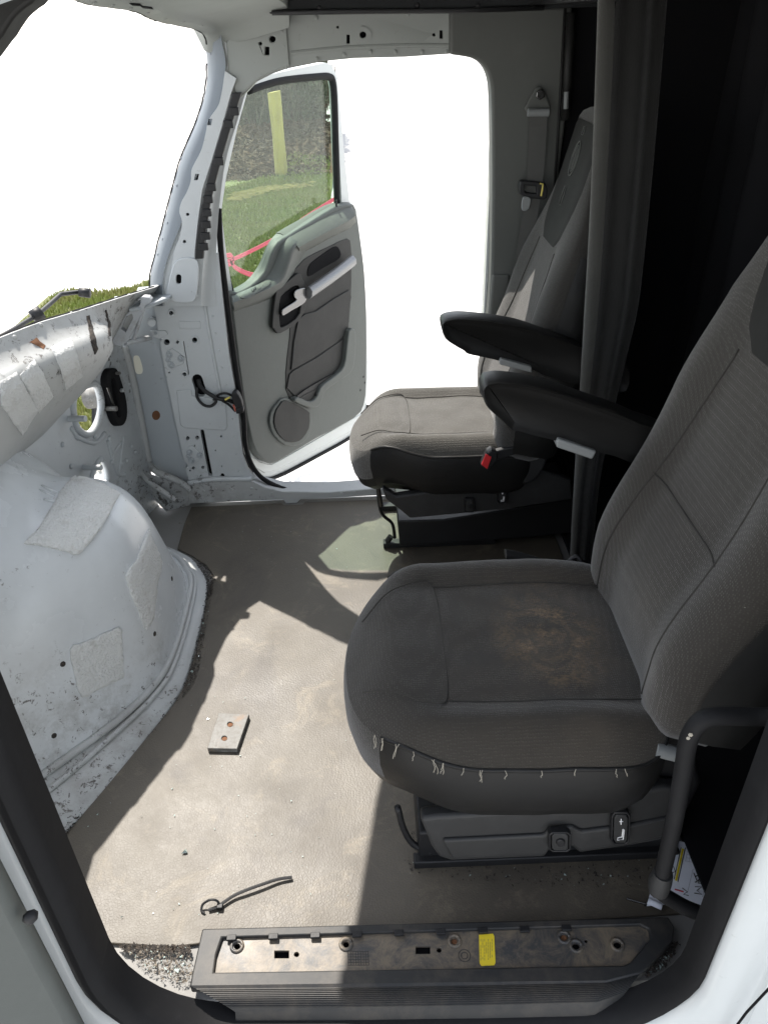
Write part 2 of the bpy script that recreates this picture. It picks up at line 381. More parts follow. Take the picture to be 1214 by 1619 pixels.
# ------------------------------------------------------------------ ground outside
GZ = -1.2
mb = MB()
g = [V((-300, -300, GZ)), V((300, -300, GZ)), V((300, 300, GZ)), V((-300, 300, GZ))]
mb.poly(g); tag(mb.build('ground', M['gravel']), kind='structure')
def G(u, v, z=GZ): return P(u, v, z=z)
lawn = [(g_.x, g_.y) for g_ in (G(0, 545), G(30, 525), G(95, 467), G(150, 465), G(205, 460), G(240, 448), G(258, 430), G(268, 390), G(288, 320), G(306, 262))]+[(-3.5, 22), (-3.6, 25), (-1, 25), (-.72, 20), (-.66, 16), (-.5, 12.5), (-.40, 10), (-.36, 8.2), (-.6, 6.2), (-1.6, 5.0), (-2.6, 4.7), (-3.5, 5.6)]
def bank_z(x, y):
    return GZ + .02 + 1.15*smooth_step(15.2, 23.0, y+.35*(x+2.2))*1.0 + .06*mnoise.noise(V((x*.8, y*.8, 0)))*smooth_step(13, 17, y)
mb = MB(); lawn2 = [(a, b) for a, b in spl2(lawn, 4, True)]
xs = [(-6.4+.2*i) for i in range(32)]; ys = [4.6+.25*j for j in range(84)]
vs = {}
for i, x in enumerate(xs):
    for j, y in enumerate(ys): vs[i, j] = (x, y)
made = {}
def gv(i, j):
    if (i, j) not in made:
        x, y = vs[i, j]; made[i, j] = mb.bm.verts.new((x, y, bank_z(x, y)))
    return made[i, j]
for i in range(len(xs)-1):
    for j in range(len(ys)-1):
        if inside(xs[i]+.1, ys[j]+.12, lawn2) and ys[j] <= 16.3: mb.face((gv(i, j), gv(i+1, j), gv(i+1, j+1), gv(i, j+1)))
tag(mb.build('turf_ground', M['turf'], smooth=True), kind='structure')
mb = MB(); made = {}
for i in range(len(xs)-1):
    for j in range(len(ys)-1):
        if inside(xs[i]+.1, ys[j]+.12, lawn2) and ys[j] > 16.3: mb.face((gv(i, j), gv(i+1, j), gv(i+1, j+1), gv(i, j+1)))
tag(mb.build('leaf_litter_bank', M['litter'], smooth=True), kind='structure')
mb = MB()
n = 0
while n < 52000:
    y = random.uniform(4.7, 17.6) if random.random() < .75 else random.uniform(4.7, 10); x = random.uniform(-6.2, -.3)
    if not inside(x, y, lawn2): continue
    edge = 16.6 + .9*mnoise.noise(V((x*.9, 3, 0)))+ (.8 if x > -1.6 else -.6)
    if y > edge: continue
    n += 1
    z = bank_z(x, y); h = random.uniform(.03, .085)*(1+.8*max(0, mnoise.noise(V((x*1.3, y*1.3, 5))))); wd = .006+.0008*y
    a = random.uniform(0, 6.28); lean = random.uniform(0, .6)*h; b = random.uniform(0, 6.28)
    p = V((x, y, z)); d = V((math.cos(a), math.sin(a), 0))*wd
    mb.face([mb.bm.verts.new(p-d), mb.bm.verts.new(p+d), mb.bm.verts.new(p+V((math.cos(b)*lean, math.sin(b)*lean, h)))])
tag(mb.build('lawn_grass', M['blade']), 'short green grass seen through the open door window', 'grass', kind='stuff')
# straw coloured rut lines on the lawn
mb = MB()
for (u0, v0), (u1, v1), dv in (((365, 318), (490, 294), 3), ((372, 313), (440, 298), 2)):
    for k in range(130):
        t = random.random(); q = G(u0+(u1-u0)*t, v0+(v1-v0)*t - dv*math.sin(t*3.1), GZ+.05) + V((random.gauss(0, .05), random.gauss(0, .07), random.uniform(0, .05)))
        a = random.uniform(-.5, .5); d = V((math.cos(a), math.sin(a), random.uniform(-.1, .2)))*random.uniform(.05, .16)
        mb.face([mb.bm.verts.new(q-d), mb.bm.verts.new(q+d), mb.bm.verts.new(q+V((0, .02, .025)))])
mm = blade_mat('dry_straw', (.30, .26, .07), (.34, .27, .09), (.20, .18, .06))
tag(mb.build('dry_grass_strips', mm), 'two straw coloured strips of dead grass lying across the lawn', 'dry grass', kind='stuff')
# fallen twigs and leaves on the bank + brushwood
mb = MB()
for k in range(9000):
    y = random.uniform(16.2, 23); x = random.uniform(-4.3, -.7)
    if not inside(x, y, lawn2): continue
    p = V((x, y, bank_z(x, y)+random.uniform(0, .06))); s_ = random.uniform(.02, .07)
    a, b = V((random.gauss(0, 1), random.gauss(0, 1), random.gauss(0, .5))).normalized()*s_, V((random.gauss(0, 1), random.gauss(0, 1), random.gauss(0, .8))).normalized()*s_
    mb.face([mb.bm.verts.new(p+a), mb.bm.verts.new(p+b), mb.bm.verts.new(p-a), mb.bm.verts.new(p-b)])
tag(mb.build('fallen_leaves', M['litter']), 'brown fallen leaves covering the bank behind the yellow post', 'leaf litter', kind='stuff')
mb = MB()
for k in range(420):
    y = random.uniform(19.5, 24); x = random.uniform(-2.9-(y-20)*.15, -.85)
    p = V((x, y, bank_z(x, y)-.05)); h = random.uniform(1.0, 2.6)*min(1, .4+.6*(-.85-x)); pts = [p]
    for q in range(4): pts.append(pts[-1]+V((random.gauss(0, .09), random.gauss(0, .09), h/4)))
    mb.tube(pts, lambda t: .022*(1-t)+.004, 4)
for k in range(30000):
    y = random.uniform(19.5, 24.2); x = random.uniform(-2.9-(y-20)*.15, -.85); z = bank_z(x, y)+random.uniform(0, 2.4)*random.random()**.6*min(1, .4+.6*(-.85-x))
    if mnoise.noise(V((x*1.6, y*1.6, z*1.6))) < -.12: continue
    p = V((x, y, z)); s_ = random.uniform(.025, .06)
    a, b = V((random.gauss(0, 1), random.gauss(0, 1), random.gauss(0, 1))).normalized()*s_, V((random.gauss(0, 1), random.gauss(0, 1), random.gauss(0, 1))).normalized()*s_
    mb.face([mb.bm.verts.new(p+a), mb.bm.verts.new(p+b), mb.bm.verts.new(p-a), mb.bm.verts.new(p-b)])
tag(mb.build('brushwood', M['brush']), 'dense leafless brush and undergrowth on the bank behind the lawn', 'undergrowth', kind='stuff')
# stout cut-off post
y0 = 16.4; b0, b1, t0, t1 = P(436, 279, y=y0), P(455, 279, y=y0), P(424, 145, y=y0), P(443, 145, y=y0)
mb = MB(); rings = []
for k in range(13):
    t = k/12; c = (b0+b1)/2*(1-t)+(t0+t1)/2*t; r = (b1-b0).length/2*(1.0+.04*math.sin(t*9))
    if k == 0: c = c-V((0, 0, .15))
    rings.append([c+V((math.cos(a)*r*(1+.03*math.sin(3*a+t*4)), math.sin(a)*r, .02*math.cos(a)*(t > .99))) for a in [2*math.pi*i/20 for i in range(20)]])
mb.loft(rings); o = mb.build('wooden_post', M['post'], smooth=True, angle=50); tag(o, 'stout yellowish cut off wooden post standing at the lawn edge', 'post')

# pink marker tape on two thin stakes
tp = thing('marker_tape', (-.9, 4.4, GZ), 'bright pink marker tape strung low across the lawn outside the door window', 'tape')
y0 = 5.4
A, B, C, D = P(352, 409, y=y0), P(364, 412, y=y0), P(430, 380, y=y0), P(549, 300, y=y0+.1)
mb = MB()
def ribbon(path, wd):
    path = spline(path, 6); rings = []
    for i, p in enumerate(path):
        rings.append([p+V((0, 0, wd*.5)), p+V((.0, .006, wd*.5)), p-V((0, -.006, wd*.5)), p-V((0, 0, wd*.5))])
    mb.loft(rings)
ribbon([A, B, C, P(480, 346, y=y0), P(525, 317, y=y0), D], .026)
ribbon([B, P(372, 423, y=y0), P(392, 433, y=y0), P(408, 436, y=y0), P(415, 437, y=y0)], .035)
ribbon([P(356, 405, y=y0), P(366, 404, y=y0), P(370, 413, y=y0), P(362, 418, y=y0), P(357, 410, y=y0)], .03)
mb.build('ribbon', M['pink'], tp, smooth=True)
for q in (A, D):
    mb = MB(); mb.cyl((q.x-.01, q.y+.012, GZ-.05), (q.x-.01, q.y+.012, q.z+.06), .008, 8); mb.build('stake', M['steel'], tp)

# ------------------------------------------------------------------ the cab
YF = 2.38
cab = thing('truck_cab', (0, 1.5, 0), 'gutted white truck cab with bare metal firewall and pillars, stripped of its dashboard', 'truck cab')
# floor pan
mb = MB(); mb.box((-1.15, .685, -.05), (2.1, 2.40, -.008)); mb.build('floor_pan', white_metal('pan_paint', (.22, .215, .205), 1.2, .6), cab)
# cowl beam: section swept along the bowed windscreen base
def fw_x(y):  # firewall plan line
    return interp([.3, .6, .8, 1.0, 1.25, 1.5, 1.75, 2.0, 2.2, 2.40], [-.70, -.81, -.87, -.92, -.95, -.96, -.95, -.92, -.87, -.805], y)
lipA = [P(250, 452, y=2.33), P(190, 470, y=2.17), P(125, 491, y=1.97), P(60, 510, y=1.82), P(0, 533, y=1.72)]
def lip(y):
    yy = y if y >= 1.5 else 3.0-y
    if yy < 1.72: p = lipA[-1]; q = V((-.945, 1.5, .88)); t = (yy-1.5)/(.22); r = q*(1-t)+p*t
    else:
        a = sorted(lipA, key=lambda p: p.y); r = a[0]
        for i in range(len(a)-1):
            if a[i].y <= yy <= a[i+1].y: t = (yy-a[i].y)/(a[i+1].y-a[i].y); r = a[i]*(1-t)+a[i+1]*t
        if yy > a[-1].y: r = a[-1]
    return V((r.x-.14*smooth_step(1.55, 1.15, y), y, r.z))
rings = []
NB = 60
for k in range(NB+1):
    y = .66+(2.37-.66)*k/NB; l = lip(y)
    n = (lip(y+.02)-lip(y-.02)) if .7 < y < 2.3 else (lip(min(y, 2.28)+.02)-lip(min(y, 2.28)-.04)) if y >= 2.3 else (lip(.74)-lip(.70)); n = V((n.y, -n.x, 0)).normalized()   # into the cab
    yy = y if y > 1.5 else 3-y
    sq = interp([1.8, 2.0, 2.12, 2.25], [1, .75, .35, .0], yy)
    zb = interp([1.5, 1.71, 1.91, 2.13, 2.25, 2.35], [.55, .551, .536, .556, .60, .632], yy)
    fx = V((fw_x(y)+.004, y, 0))
    pr = [V((l.x, y, l.z))-n*.006, V((l.x, y, l.z))+n*.004, l+n*.016*sq+V((0, 0, -.024)), l+n*.034*sq+V((0, 0, -.046)), l+n*.052*sq+V((0, 0, -.054)), l+n*.066*sq+V((0, 0, -.066)), l+n*.072*sq+V((0, 0, -.086)), l+n*.070*sq+V((0, 0, -.115))]
    a = pr[-1]; bt = V((fx.x, y, zb))+n*.012
    pr += [a*.72+bt*.28+n*.020*sq, a*.42+bt*.58+n*.022*sq, a*.15+bt*.85+n*.01*sq, bt]
    top_ = pr[1]
    for q_ in range(2, len(pr)-1):
        ln_ = top_.lerp(bt, (0, 0, .06, .12, .17, .22, .28, .36, .55, .75, .92)[q_]); pr[q_] = ln_.lerp(pr[q_], smooth_step(0, .8, sq))
    pr += [V((fx.x, y, zb-.012))-n*.02, V((min(l.x, fx.x)-.06, y, l.z-.1))]
    rings.append(pr)
beam = MB(); beam.loft(rings)
beam_bvh = beam.bvh()
cowl = beam.build('cowl_beam', M['white_dirty'], cab, smooth=True, angle=60)

def hit(bvh, u, v):
    l, n, i, d = bvh.ray_cast(CAM, ray(u, v).normalized())
    if l is None: return None, None
    if n.dot(ray(u, v)) > 0: n = -n
    return l, n
def patch(bvh, poly, th, name, mat, parent, step=4.5, rough=.0015):
    """a thin sheet stuck on a surface, following it"""
    poly = list(poly); us = [p[0] for p in poly]; vs_ = [p[1] for p in poly]
    ring = []
    for i, (a, b) in enumerate(poly):
        c, d = poly[(i+1) % len(poly)]; k = max(1, int(math.hypot(c-a, d-b)/step))
        for q in range(k): ring.append((a+(c-a)*q/k + random.uniform(-.5, .5), b+(d-b)*q/k+random.uniform(-.5, .5)))
    inner = []
    u = min(us)
    while u < max(us):
        v = min(vs_)
        while v < max(vs_):
            if inside(u, v, ring): inner.append((u, v))
            v += step
        u += step
    pts = [V(p) for p in ring+inner]
    co, _, fs, _, _, _ = delaunay_2d_cdt(pts, [(i, (i+1) % len(ring)) for i in range(len(ring))], [], 1, 1e-6)
    mb = MB(); top = []; bot = []
    for p in co:
        l, n = hit(bvh, p.x, p.y)
        if l is None: top.append(None); bot.append(None); continue
        edge = min(math.hypot(p.x-q[0], p.y-q[1]) for q in ring) < .8
        k = th*(.7 if edge else 1)+rough*mnoise.noise(l*90)
        top.append(mb.bm.verts.new(l+n*k)); bot.append(mb.bm.verts.new(l-n*.002))
    for f in fs:
        if all(top[i] for i in f): mb.face([top[i] for i in f])
    es = {}
    for f in fs:
        for i in range(len(f)): e = tuple(sorted((f[i], f[(i+1) % len(f)]))); es[e] = es.get(e, 0)+1
    for (a, b), c in es.items():
        if c == 1 and top[a] and top[b]: mb.face((top[a], top[b], bot[b], bot[a]))
    return mb.build(name, mat, parent, smooth=True, angle=50)
def rivets(mb, bvh, pts, r=.005, flat=.5):
    for u, v in pts:
        l, n = hit(bvh, u, v)
        if l: mb.ball(l, r, n, flat)
def along(pts, n):
    out = []; L = [math.hypot(pts[i+1][0]-pts[i][0], pts[i+1][1]-pts[i][1]) for i in range(len(pts)-1)]; T = sum(L)
    for k in range(n):
        s_ = T*k/(n-1) if n > 1 else 0; i = 0
        while i < len(L)-1 and s_ > L[i]: s_ -= L[i]; i += 1
        t = s_/L[i]; out.append((pts[i][0]*(1-t)+pts[i+1][0]*t, pts[i][1]*(1-t)+pts[i+1][1]*t))
    return out
for pl in ([(0, 604), (26, 589), (60, 649), (35, 688), (2, 640)], [(31, 594), (54, 568), (68, 590), (84, 627), (61, 652), (46, 620)], [(81, 550), (112, 535), (122, 562), (130, 594), (104, 616), (95, 580)]):
    patch(beam_bvh, pl, .004, 'sound_pad', M['pad'], cowl)
patch(beam_bvh, [(47, 541), (58, 534), (66, 542), (72, 547), (70, 552), (58, 546)], .0015, 'rust_patch', M['rust'], cowl, 3)
patch(beam_bvh, [(137, 500), (141, 499), (150, 530), (155, 552), (150, 560), (144, 540)], .003, 'seam_sealer', M['dirt'], cowl, 3)
patch(beam_bvh, [(166, 490), (168, 490), (174, 510), (175, 532), (172, 532), (171, 512)], .003, 'seam_sealer', M['dirt'], cowl, 3)
mb = MB(); rivets(mb, beam_bvh, [(24, 533), (66, 514), (112, 494), (150, 478), (205, 466), (222, 458)], .006, .4)
mb.build('rivet', M['white_dirty'], cowl, smooth=True, split=True)

# firewall with two openings
FY = [.62, .8, 1.0, 1.25, 1.5, 1.75, 2.0, 2.2, 2.40]
def PF(u, v, off=0):
    d = ray(u, v); best = None
    for a, b in zip(FY, FY[1:]):
        xa, xb = fw_x(a)+off, fw_x(b)+off
        n = V((b-a, -(xb-xa), 0)); q = PP(u, v, V((xa, a, 0)), n)
        if a-1e-4 <= q.y <= b+1e-4: best = q
    return best if best else PP(u, v, V((fw_x(2.2)+off, 2.2, 0)), V((.2, -(fw_x(2.4)-fw_x(2.2)), 0)))
def fw_n(p): return V((.02, -(fw_x(p.y+.01)-fw_x(p.y-.01)), 0)).normalized()
def sz(p): return V((p.y, p.z, 0))
hole1 = spl2([(118, 634), (128, 618), (141, 611), (152, 612), (159, 636), (156, 661), (146, 680), (133, 682), (121, 668)], 4, True)
hole2 = spl2([(159, 728), (167, 738), (170, 756), (166, 764), (155, 762), (146, 757), (150, 742)], 4, True)
outer = [(y, -.05) for y in FY]+[(y, .63) for y in reversed(FY)]
h1 = [sz(PF(*p)) for p in hole1]; h2 = [sz(PF(*p)) for p in hole2]
loops = [[V((a, b, 0)) for a, b in outer], h1, h2]
pts2 = [V((p.x, p.y)) for l in loops for p in l]
grid = []
for i in range(60):
    for j in range(23):
        q = (.65+1.72*i/59, -.02+.62*j/22)
        if all(not inside(q[0], q[1], [(p.x, p.y) for p in h]) for h in (h1, h2)): grid.append(V(q))
edges = []; o_ = 0
for l in loops:
    edges += [(o_+i, o_+(i+1) % len(l)) for i in range(len(l))]; o_ += len(l)
co, _, fs, _, _, _ = delaunay_2d_cdt(pts2+grid, edges, [], 0, 1e-6)
mb = MB(); F_, B_ = [], []
for p in co:
    q = V((fw_x(p.x), p.x, p.y)); n = fw_n(q)
    F_.append(mb.bm.verts.new(q)); B_.append(mb.bm.verts.new(q-n*.012))
es = {}
for f in fs:
    c = sum((co[i] for i in f), V((0, 0)))/len(f)
    if any(inside(c.x, c.y, [(p.x, p.y) for p in h]) for h in (h1, h2)): continue
    mb.face([F_[i] for i in f]); mb.face([B_[i] for i in reversed(f)])
    for i in range(len(f)): e = tuple(sorted((f[i], f[(i+1) % len(f)]))); es[e] = es.get(e, 0)+1
for (a, b), c in es.items():
    if c == 1: mb.face((F_[a], F_[b], B_[b], B_[a]))
fw_bvh = mb.bvh()
fw = mb.build('firewall', M['white'], cab, smooth=True, angle=40)
def rim(hole, r, off, name, mat, parent):
    mb = MB(); cu = sum(p[0] for p in hole)/len(hole); cv = sum(p[1] for p in hole)/len(hole)
    pts = [PF(cu+(u-cu)*1.09, cv+(v-cv)*1.09)+fw_n(PF(u, v))*off for u, v in hole]
    mb.tube(pts+[pts[0], pts[1]], r, 8); return mb.build(name, mat, parent, smooth=True)
rim(hole1, .011, .0, 'opening_rim', M['white'], fw); rim(hole2, .009, .0, 'opening_rim', M['white'], fw)
# embossed swages
mb = MB()
for pl, r in (([(172, 690), (180, 722), (175, 732)], .007), ([(192, 700), (176, 722)], .006), ([(170, 696), (184, 745), (196, 752)], .006), ([(196, 690), (188, 752)], .005), ([(120, 690), (150, 700), (166, 685)], .008), ([(112, 676), (124, 694)], .007)):
    mb.tube(spline([PF(u, v) for u, v in pl], 5), r, 8)
mb.build('swage', M['white'], fw, smooth=True, split=True)
# black rubber grommet with its rod
mb = MB()
outl = spl2([(161, 600), (166, 584), (174, 581), (180, 589), (191, 625), (194, 652), (190, 668), (182, 672), (174, 662), (165, 632)], 4, True)
inn = spl2([(168, 603), (173, 598), (178, 612), (184, 640), (184, 656), (179, 658), (173, 640)], 4, True)
F0 = [PF(u, v)+fw_n(PF(u, v))*.02 for u, v in outl]; I0 = [PF(u, v)+fw_n(PF(u, v))*.02 for u, v in inn]
mb.poly(F0, (-.025, 0, 0), [I0]); mb.build('grommet', M['rubber'], fw, bevel=.004)
mb = MB(); mb.poly([p+V((-.012, 0, 0)) for p in I0], (-.004, 0, 0)); mb.build('backing', M['void'], fw)
mb = MB(); mb.cyl(PF(170, 612, .03), PF(183, 650, .03), .004); mb.build('rod', M['chrome'], fw)
for (u, v, du, r, ma) in ((109, 662, 20, .009, 'white'), (132, 739, 22, .009, 'white'), (165, 646, 16, .008, 'steel'), (184, 617, 10, .006, 'white'), (176, 590, 12, .005, 'steel')):
    p = PF(u, v); mb = MB(); mb.cyl(p, p+V((.055*du/20, -.012, .004)), r); mb.build('stud', M[ma], fw, smooth=True, angle=40)
mb = MB(); rivets(mb, fw_bvh, [(65, 683), (36, 709), (82, 660), (99, 703), (113, 737), (120, 650), (208, 705), (214, 715), (197, 750), (150, 690), (200, 728), (193, 733)], .009, .9)
mb.build('bolt', M['white'], fw, smooth=True, split=True)
# motor seen through the upper opening
mb = MB(); q = PF(139, 630, -.12); mb.cyl(q, q+V((.06, -.01, .01)), .035, 18); mb.cyl(q+V((.05, -.01, .01)), q+V((.085, -.015, .012)), .014, 12)
mb.build('wiper_motor', M['steel'], fw, smooth=True, angle=40)
mb = MB(); a = [PF(u, v, -.13) for u, v in ((150, 600), (172, 600), (172, 700), (150, 700))]; mb.poly(a, (-.01, 0, 0)); mb.build('fan_duct', M['black'], fw)

# engine tunnel
base = [(-1.02, .86), (-.915, 1.02), (-.79, 1.17), (-.669, 1.314), (-.606, 1.42), (-.578, 1.52), (-.572, 1.68), (-.582, 1.86), (-.612, 1.94), (-.66, 2.01), (-.78, 2.09), (-.98, 2.14)]
bs = spline([V((x, y, 0)) for x, y in base], 8); NP = len(bs)
zs = [0.03, .10, .18, .26, .33, .385, .43, .462, .486, .503, .512, .518, .52]
s2 = [0, .10, .20, .29, .37, .44, .51, .58, .65, .73, .82, .91, 1.0]
s0 = [0, .05, .10, .15, .195, .24, .29, .35, .43, .54, .68, .84, 1.0]
s1 = [0, .02, .05, .09, .13, .19, .27, .37, .48, .60, .74, .88, 1.0]
rings = []
for z, a, b, c2_ in zip(zs, s0, s1, s2):
    ring = []
    for i, p in enumerate(bs):
        t = i/(NP-1); wgt = smooth_step(.28, .5, t); s_ = a*(1-wgt)+b*wgt; wf = smooth_step(.54, .74, t); s_ = s_*(1-wf)+c2_*wf
        cx_ = interp([0, .3, .47, .56, .72, 1], [-1.12, -.93, -.79, -.79, -.93, -1.12], t); c = V((cx_, 1.68+(cx_+.79)*.3, 0))
        q = p*(1-s_)+c*s_; ring.append(V((q.x, q.y, z+.10*smooth_step(-.80, -.95, q.x)*smooth_step(.2, .5, z))))
    rings.append(ring)
mb = MB(); mb.loft(rings, closed=False)
bead0 = [V((p.x, p.y, .03)) for p in bs]
fl = [V((x, y, .004)) for x, y in [(-.86, .90), (-.78, .985), (-.70, 1.05), (-.577, 1.324), (-.543, 1.42), (-.53, 1.50), (-.528, 1.70), (-.538, 1.88), (-.57, 1.965), (-.63, 2.05), (-.77, 2.14), (-.98, 2.19)]]
fl = spline(fl, 8)
mb2 = MB(); mb2.loft([bead0, [a*.5+b*.5+V((0, 0, -.004)) for a, b in zip(bead0, fl)], fl, [p-V((0, 0, .02)) for p in fl]], closed=False)
tun_bvh = mb.bvh(); fl_bvh = mb2.bvh()
tun = mb.build('engine_tunnel', M['tunnel'], cab, smooth=True, sub=1)
mb2.build('flange', M['white_dirty'], tun, smooth=True)
mb = MB(); mb.tube([p+V((0, 0, .004)) for p in bead0], .011, 8); mb.tube([p*.72+q*.28+V((0, 0, .002)) for p, q in zip(bead0, fl)], .007, 8); mb.build('weld_bead', M['white_dirty'], tun, smooth=True, split=True)
mb = MB(); rivets(mb, fl_bvh, [(90, 1205), (128, 1173), (150, 1187), (168, 1142), (200, 1118), (232, 1118), (234, 1092), (262, 1072), (270, 1048), (282, 1020), (293, 985), (301, 958), (304, 940), (296, 962), (307, 925), (285, 1002)], .006, .5); mb.build('rivet', M['white_dirty'], tun, smooth=True, split=True)
for pl in ([(113, 757), (140, 757), (186, 779), (184, 791), (160, 835), (126, 876), (105, 872), (60, 862), (38, 860), (60, 838), (84, 800)],
           [(234, 838), (237, 846), (255, 890), (247, 925), (243, 972), (230, 996), (218, 965), (198, 911), (216, 885)],
           [(124, 1018), (150, 1008), (188, 991), (192, 1010), (195, 1065), (190, 1073), (150, 1092), (129, 1102), (118, 1068), (110, 1026)]):
    patch(tun_bvh, spl2(pl, 2, True), .006, 'sound_pad', M['pad'], tun, 4, .0022)
for (u, v) in ((100, 1050), (86, 1163), (272, 915), (245, 1002)):
    mb = MB(); l, n = hit(tun_bvh, u, v)
    if l: mb.ball(l, .007, n, .4); mb.build('plug', M['dirt'], tun, smooth=True)
mb = MB()
for a, b in (((62, 775), (86, 785)), ((66, 768), (92, 779)), ((70, 790), (95, 795))):
    l0, n0 = hit(tun_bvh, *a); l1, n1 = hit(tun_bvh, *b)
    if l0 and l1: mb.tube([l0, l1], .004, 6)
mb.build('stiffening_rib', M['tunnel'], tun, smooth=True, split=True)

# recess side panel between firewall and hinge pillar
mb = MB()
cx, cv = 217, 577
plug = spl2([(211, 566), (216, 562), (221, 565), (226, 582), (225, 590), (220, 592), (214, 588)], 4, True)
plug2 = circ(247, 657, 6, 7)
mb.poly(PY(2.415, (181, 470), (300, 470), (330, 520), (330, 820), (262, 790), (200, 640)), (0, .01, 0), [PY(2.415, *plug), PY(2.415, *plug2)])
sp_ = mb.build('recess_panel', M['bluegrey'], cab)
mb = MB(); mb.poly(PY(2.418, *plug), (0, .006, 0)); mb.build('oval_plug', M['cream'], sp_)
mb = MB(); mb.poly(PY(2.413, *circ(247, 657, 6.5, 7.5, 18)), (0, .006, 0)); mb.build('round_plug', M['rust'], sp_, bevel=.002)
mb = MB()
for pl, r in (([(197, 548), (215, 620), (237, 738)], .013), ([(184, 560), (200, 640), (220, 745)], .009)):
    mb.tube(spline([P(u, v, y=2.405) for u, v in pl], 6), r, 8)
mb.tube(spline([P(237, 733, y=2.40), P(243, 742, y=2.37), P(262, 752, y=2.35), P(285, 762, y=2.36), P(302, 775, y=2.36)], 5), .012, 8)
mb.tube(spline([P(222, 745, y=2.36), P(232, 758, y=2.33), P(256, 776, y=2.3), P(280, 792, y=2.31)], 5), .010, 8)
mb.build('seam_flange', M['white_dirty'], sp_, smooth=True, split=True)
mb = MB(); mb.poly([P(228, 745, y=2.35), P(300, 770, y=2.37), P(300, 792, z=.01), P(262, 800, z=.02), P(225, 765, z=.06)], (0, 0, -.02)); mb.build('corner_gusset', M['white_dirty'], sp_, bevel=.004)
mb = MB()
for u, v in ((203, 606), (206, 630), (209, 653), (213, 678), (216, 690), (219, 709)): mb.ball(P(u, v, y=2.395), .010, V((.4, -1, .2)), 1.3, 6)
mb.build('clip', M['white'], sp_, smooth=True, split=True)

mb = MB(); mb.poly([(-.705, 2.22, .785), (-.66, 2.24, .785), (-.60, 2.31, .79), (-.60, 2.44, .79), (-.73, 2.44, .785)], (0, 0, -.012)); mb.build('cowl_corner_blocker', M['bluegrey'], cab, bevel=.004)  # plate added to block sun leaking between cowl end and pillar
# cast bracket in the corner
mb = MB()
br = [(178, 537), (190, 512), (214, 476), (226, 469), (236, 470), (240, 474), (238, 479), (230, 483), (224, 497), (202, 541), (190, 547), (181, 545)]
mb.poly(PY(2.235, *br), (0, .022, 0), [PY(2.235, (192, 520), (200, 500), (209, 496), (211, 503), (199, 526)), PY(2.235, (206, 489), (215, 476), (223, 474), (222, 482), (213, 491))])
mb.tube([P(198, 542, y=2.24), P(238, 534, y=2.36)], .009, 8)
mb.tube([P(228, 486, y=2.24), P(212, 536, y=2.255)], .006, 8)
mb.build('bracket', M['alloy'], cab, bevel=.003)

# hinge pillar (lower) with its punched holes
hp = [(242, 472), (255, 462), (345, 400), (352, 470), (362, 560), (374, 630), (380, 690), (384, 722), (392, 742), (404, 757), (300, 764), (296, 748), (283, 690), (262, 590), (250, 520)]
holes = [circ(271, 495, 3.2), circ(254, 537, 2.2), circ(264, 541, 4.8), circ(281, 541, 2.6), circ(308, 538, 4.2, 4.6), circ(268, 589, 1.6), circ(262, 597, 2.8),
         circ(292, 592, 3.2), capsule(312, 600, 318, 619, 8.5), circ(297, 693, 3, 3.4), circ(312, 692, 3, 3.4), circ(308, 705, 1.6), circ(350, 690, 1.9),
         capsule(320, 682, 333, 750, 3.0), circ(292, 735, 4.6, 5.2), circ(306, 740, 2.6), circ(321, 739, 2.6), circ(352, 753, 3.6, 4.8), circ(318, 752, 1.6), circ(301, 744, 1.4), circ(351, 737, 1.3), circ(341, 712, 1.2),
         circ(246, 527, 2.6), capsule(290.5, 540, 299, 592, .7, 3)]
mb = MB(); mb.poly(PY(YF, *hp), (0, .018, 0), [PY(YF, *h) for h in holes])
hinge = mb.build('hinge_pillar', M['white'], cab, bevel=.0012)
mb = MB(); mb.poly(PY(YF+.03, (258, 474), (345, 415), (385, 720), (400, 750), (304, 758), (262, 560)), (0, .02, 0)); mb.build('dark_backing', M['void'], hinge)  # black plate added so the punched holes look dark inside
mb = MB()
mb.poly(PY(YF-.005, (279, 618), (303, 617), (304, 626), (330, 629), (357, 636), (360, 676), (356, 681), (292, 677), (285, 672)), (0, .006, 0))
mb.build('access_cover', M['white'], hinge, bevel=.003)
for pl in ([(264, 556), (272, 551), (283, 558), (293, 566), (290, 575), (274, 582), (267, 575)], [(296, 708), (303, 704), (312, 712), (322, 720), (319, 727), (304, 734), (297, 722)]):
    mb = MB(); mb.poly(PY(YF-.003, *pl), (0, .005, 0)); mb.build('bolt_plate', M['white'], hinge, bevel=.002)
for u, v, r in ((268, 561, 4), (286, 567, 4), (271, 577, 4), (266, 569, 2.5), (300, 715, 4), (316, 720, 4), (303, 728, 4), (298, 721, 2.5), (288, 423, 5), (285, 459, 5)):
    mb = MB(); p = P(u, v, y=YF-.004 if v > 480 else YF-.032); mb.cyl(p+V((0, .006, 0)), p-V((0, .003, 0)), r*.0021+.003, 12); mb.ball(p-V((0, .003, 0)), r*.0019, V((0, -1, .1)), .5); mb.build('bolt', M['bluegrey'], hinge, smooth=True, angle=40)
mb = MB(); p = P(240, 510, y=YF); mb.cyl(p+V((0, .02, 0)), p+V((.01, -.035, .012)), .013); mb.cyl(p+V((.008, -.03, .01)), p+V((.012, -.045, .014)), .009); mb.build('stud', M['white'], hinge, smooth=True, angle=40)
mb = MB(); mb.poly(PY(YF-.002, (283, 508), (317, 508), (318, 520), (284, 520)), (0, .003, 0)); mb.poly(PY(YF-.004, (238, 523), (262, 523), (266, 529), (252, 536), (243, 533)), (0, .005, 0), [PY(YF-.004, *circ(246, 527, 2.6))])
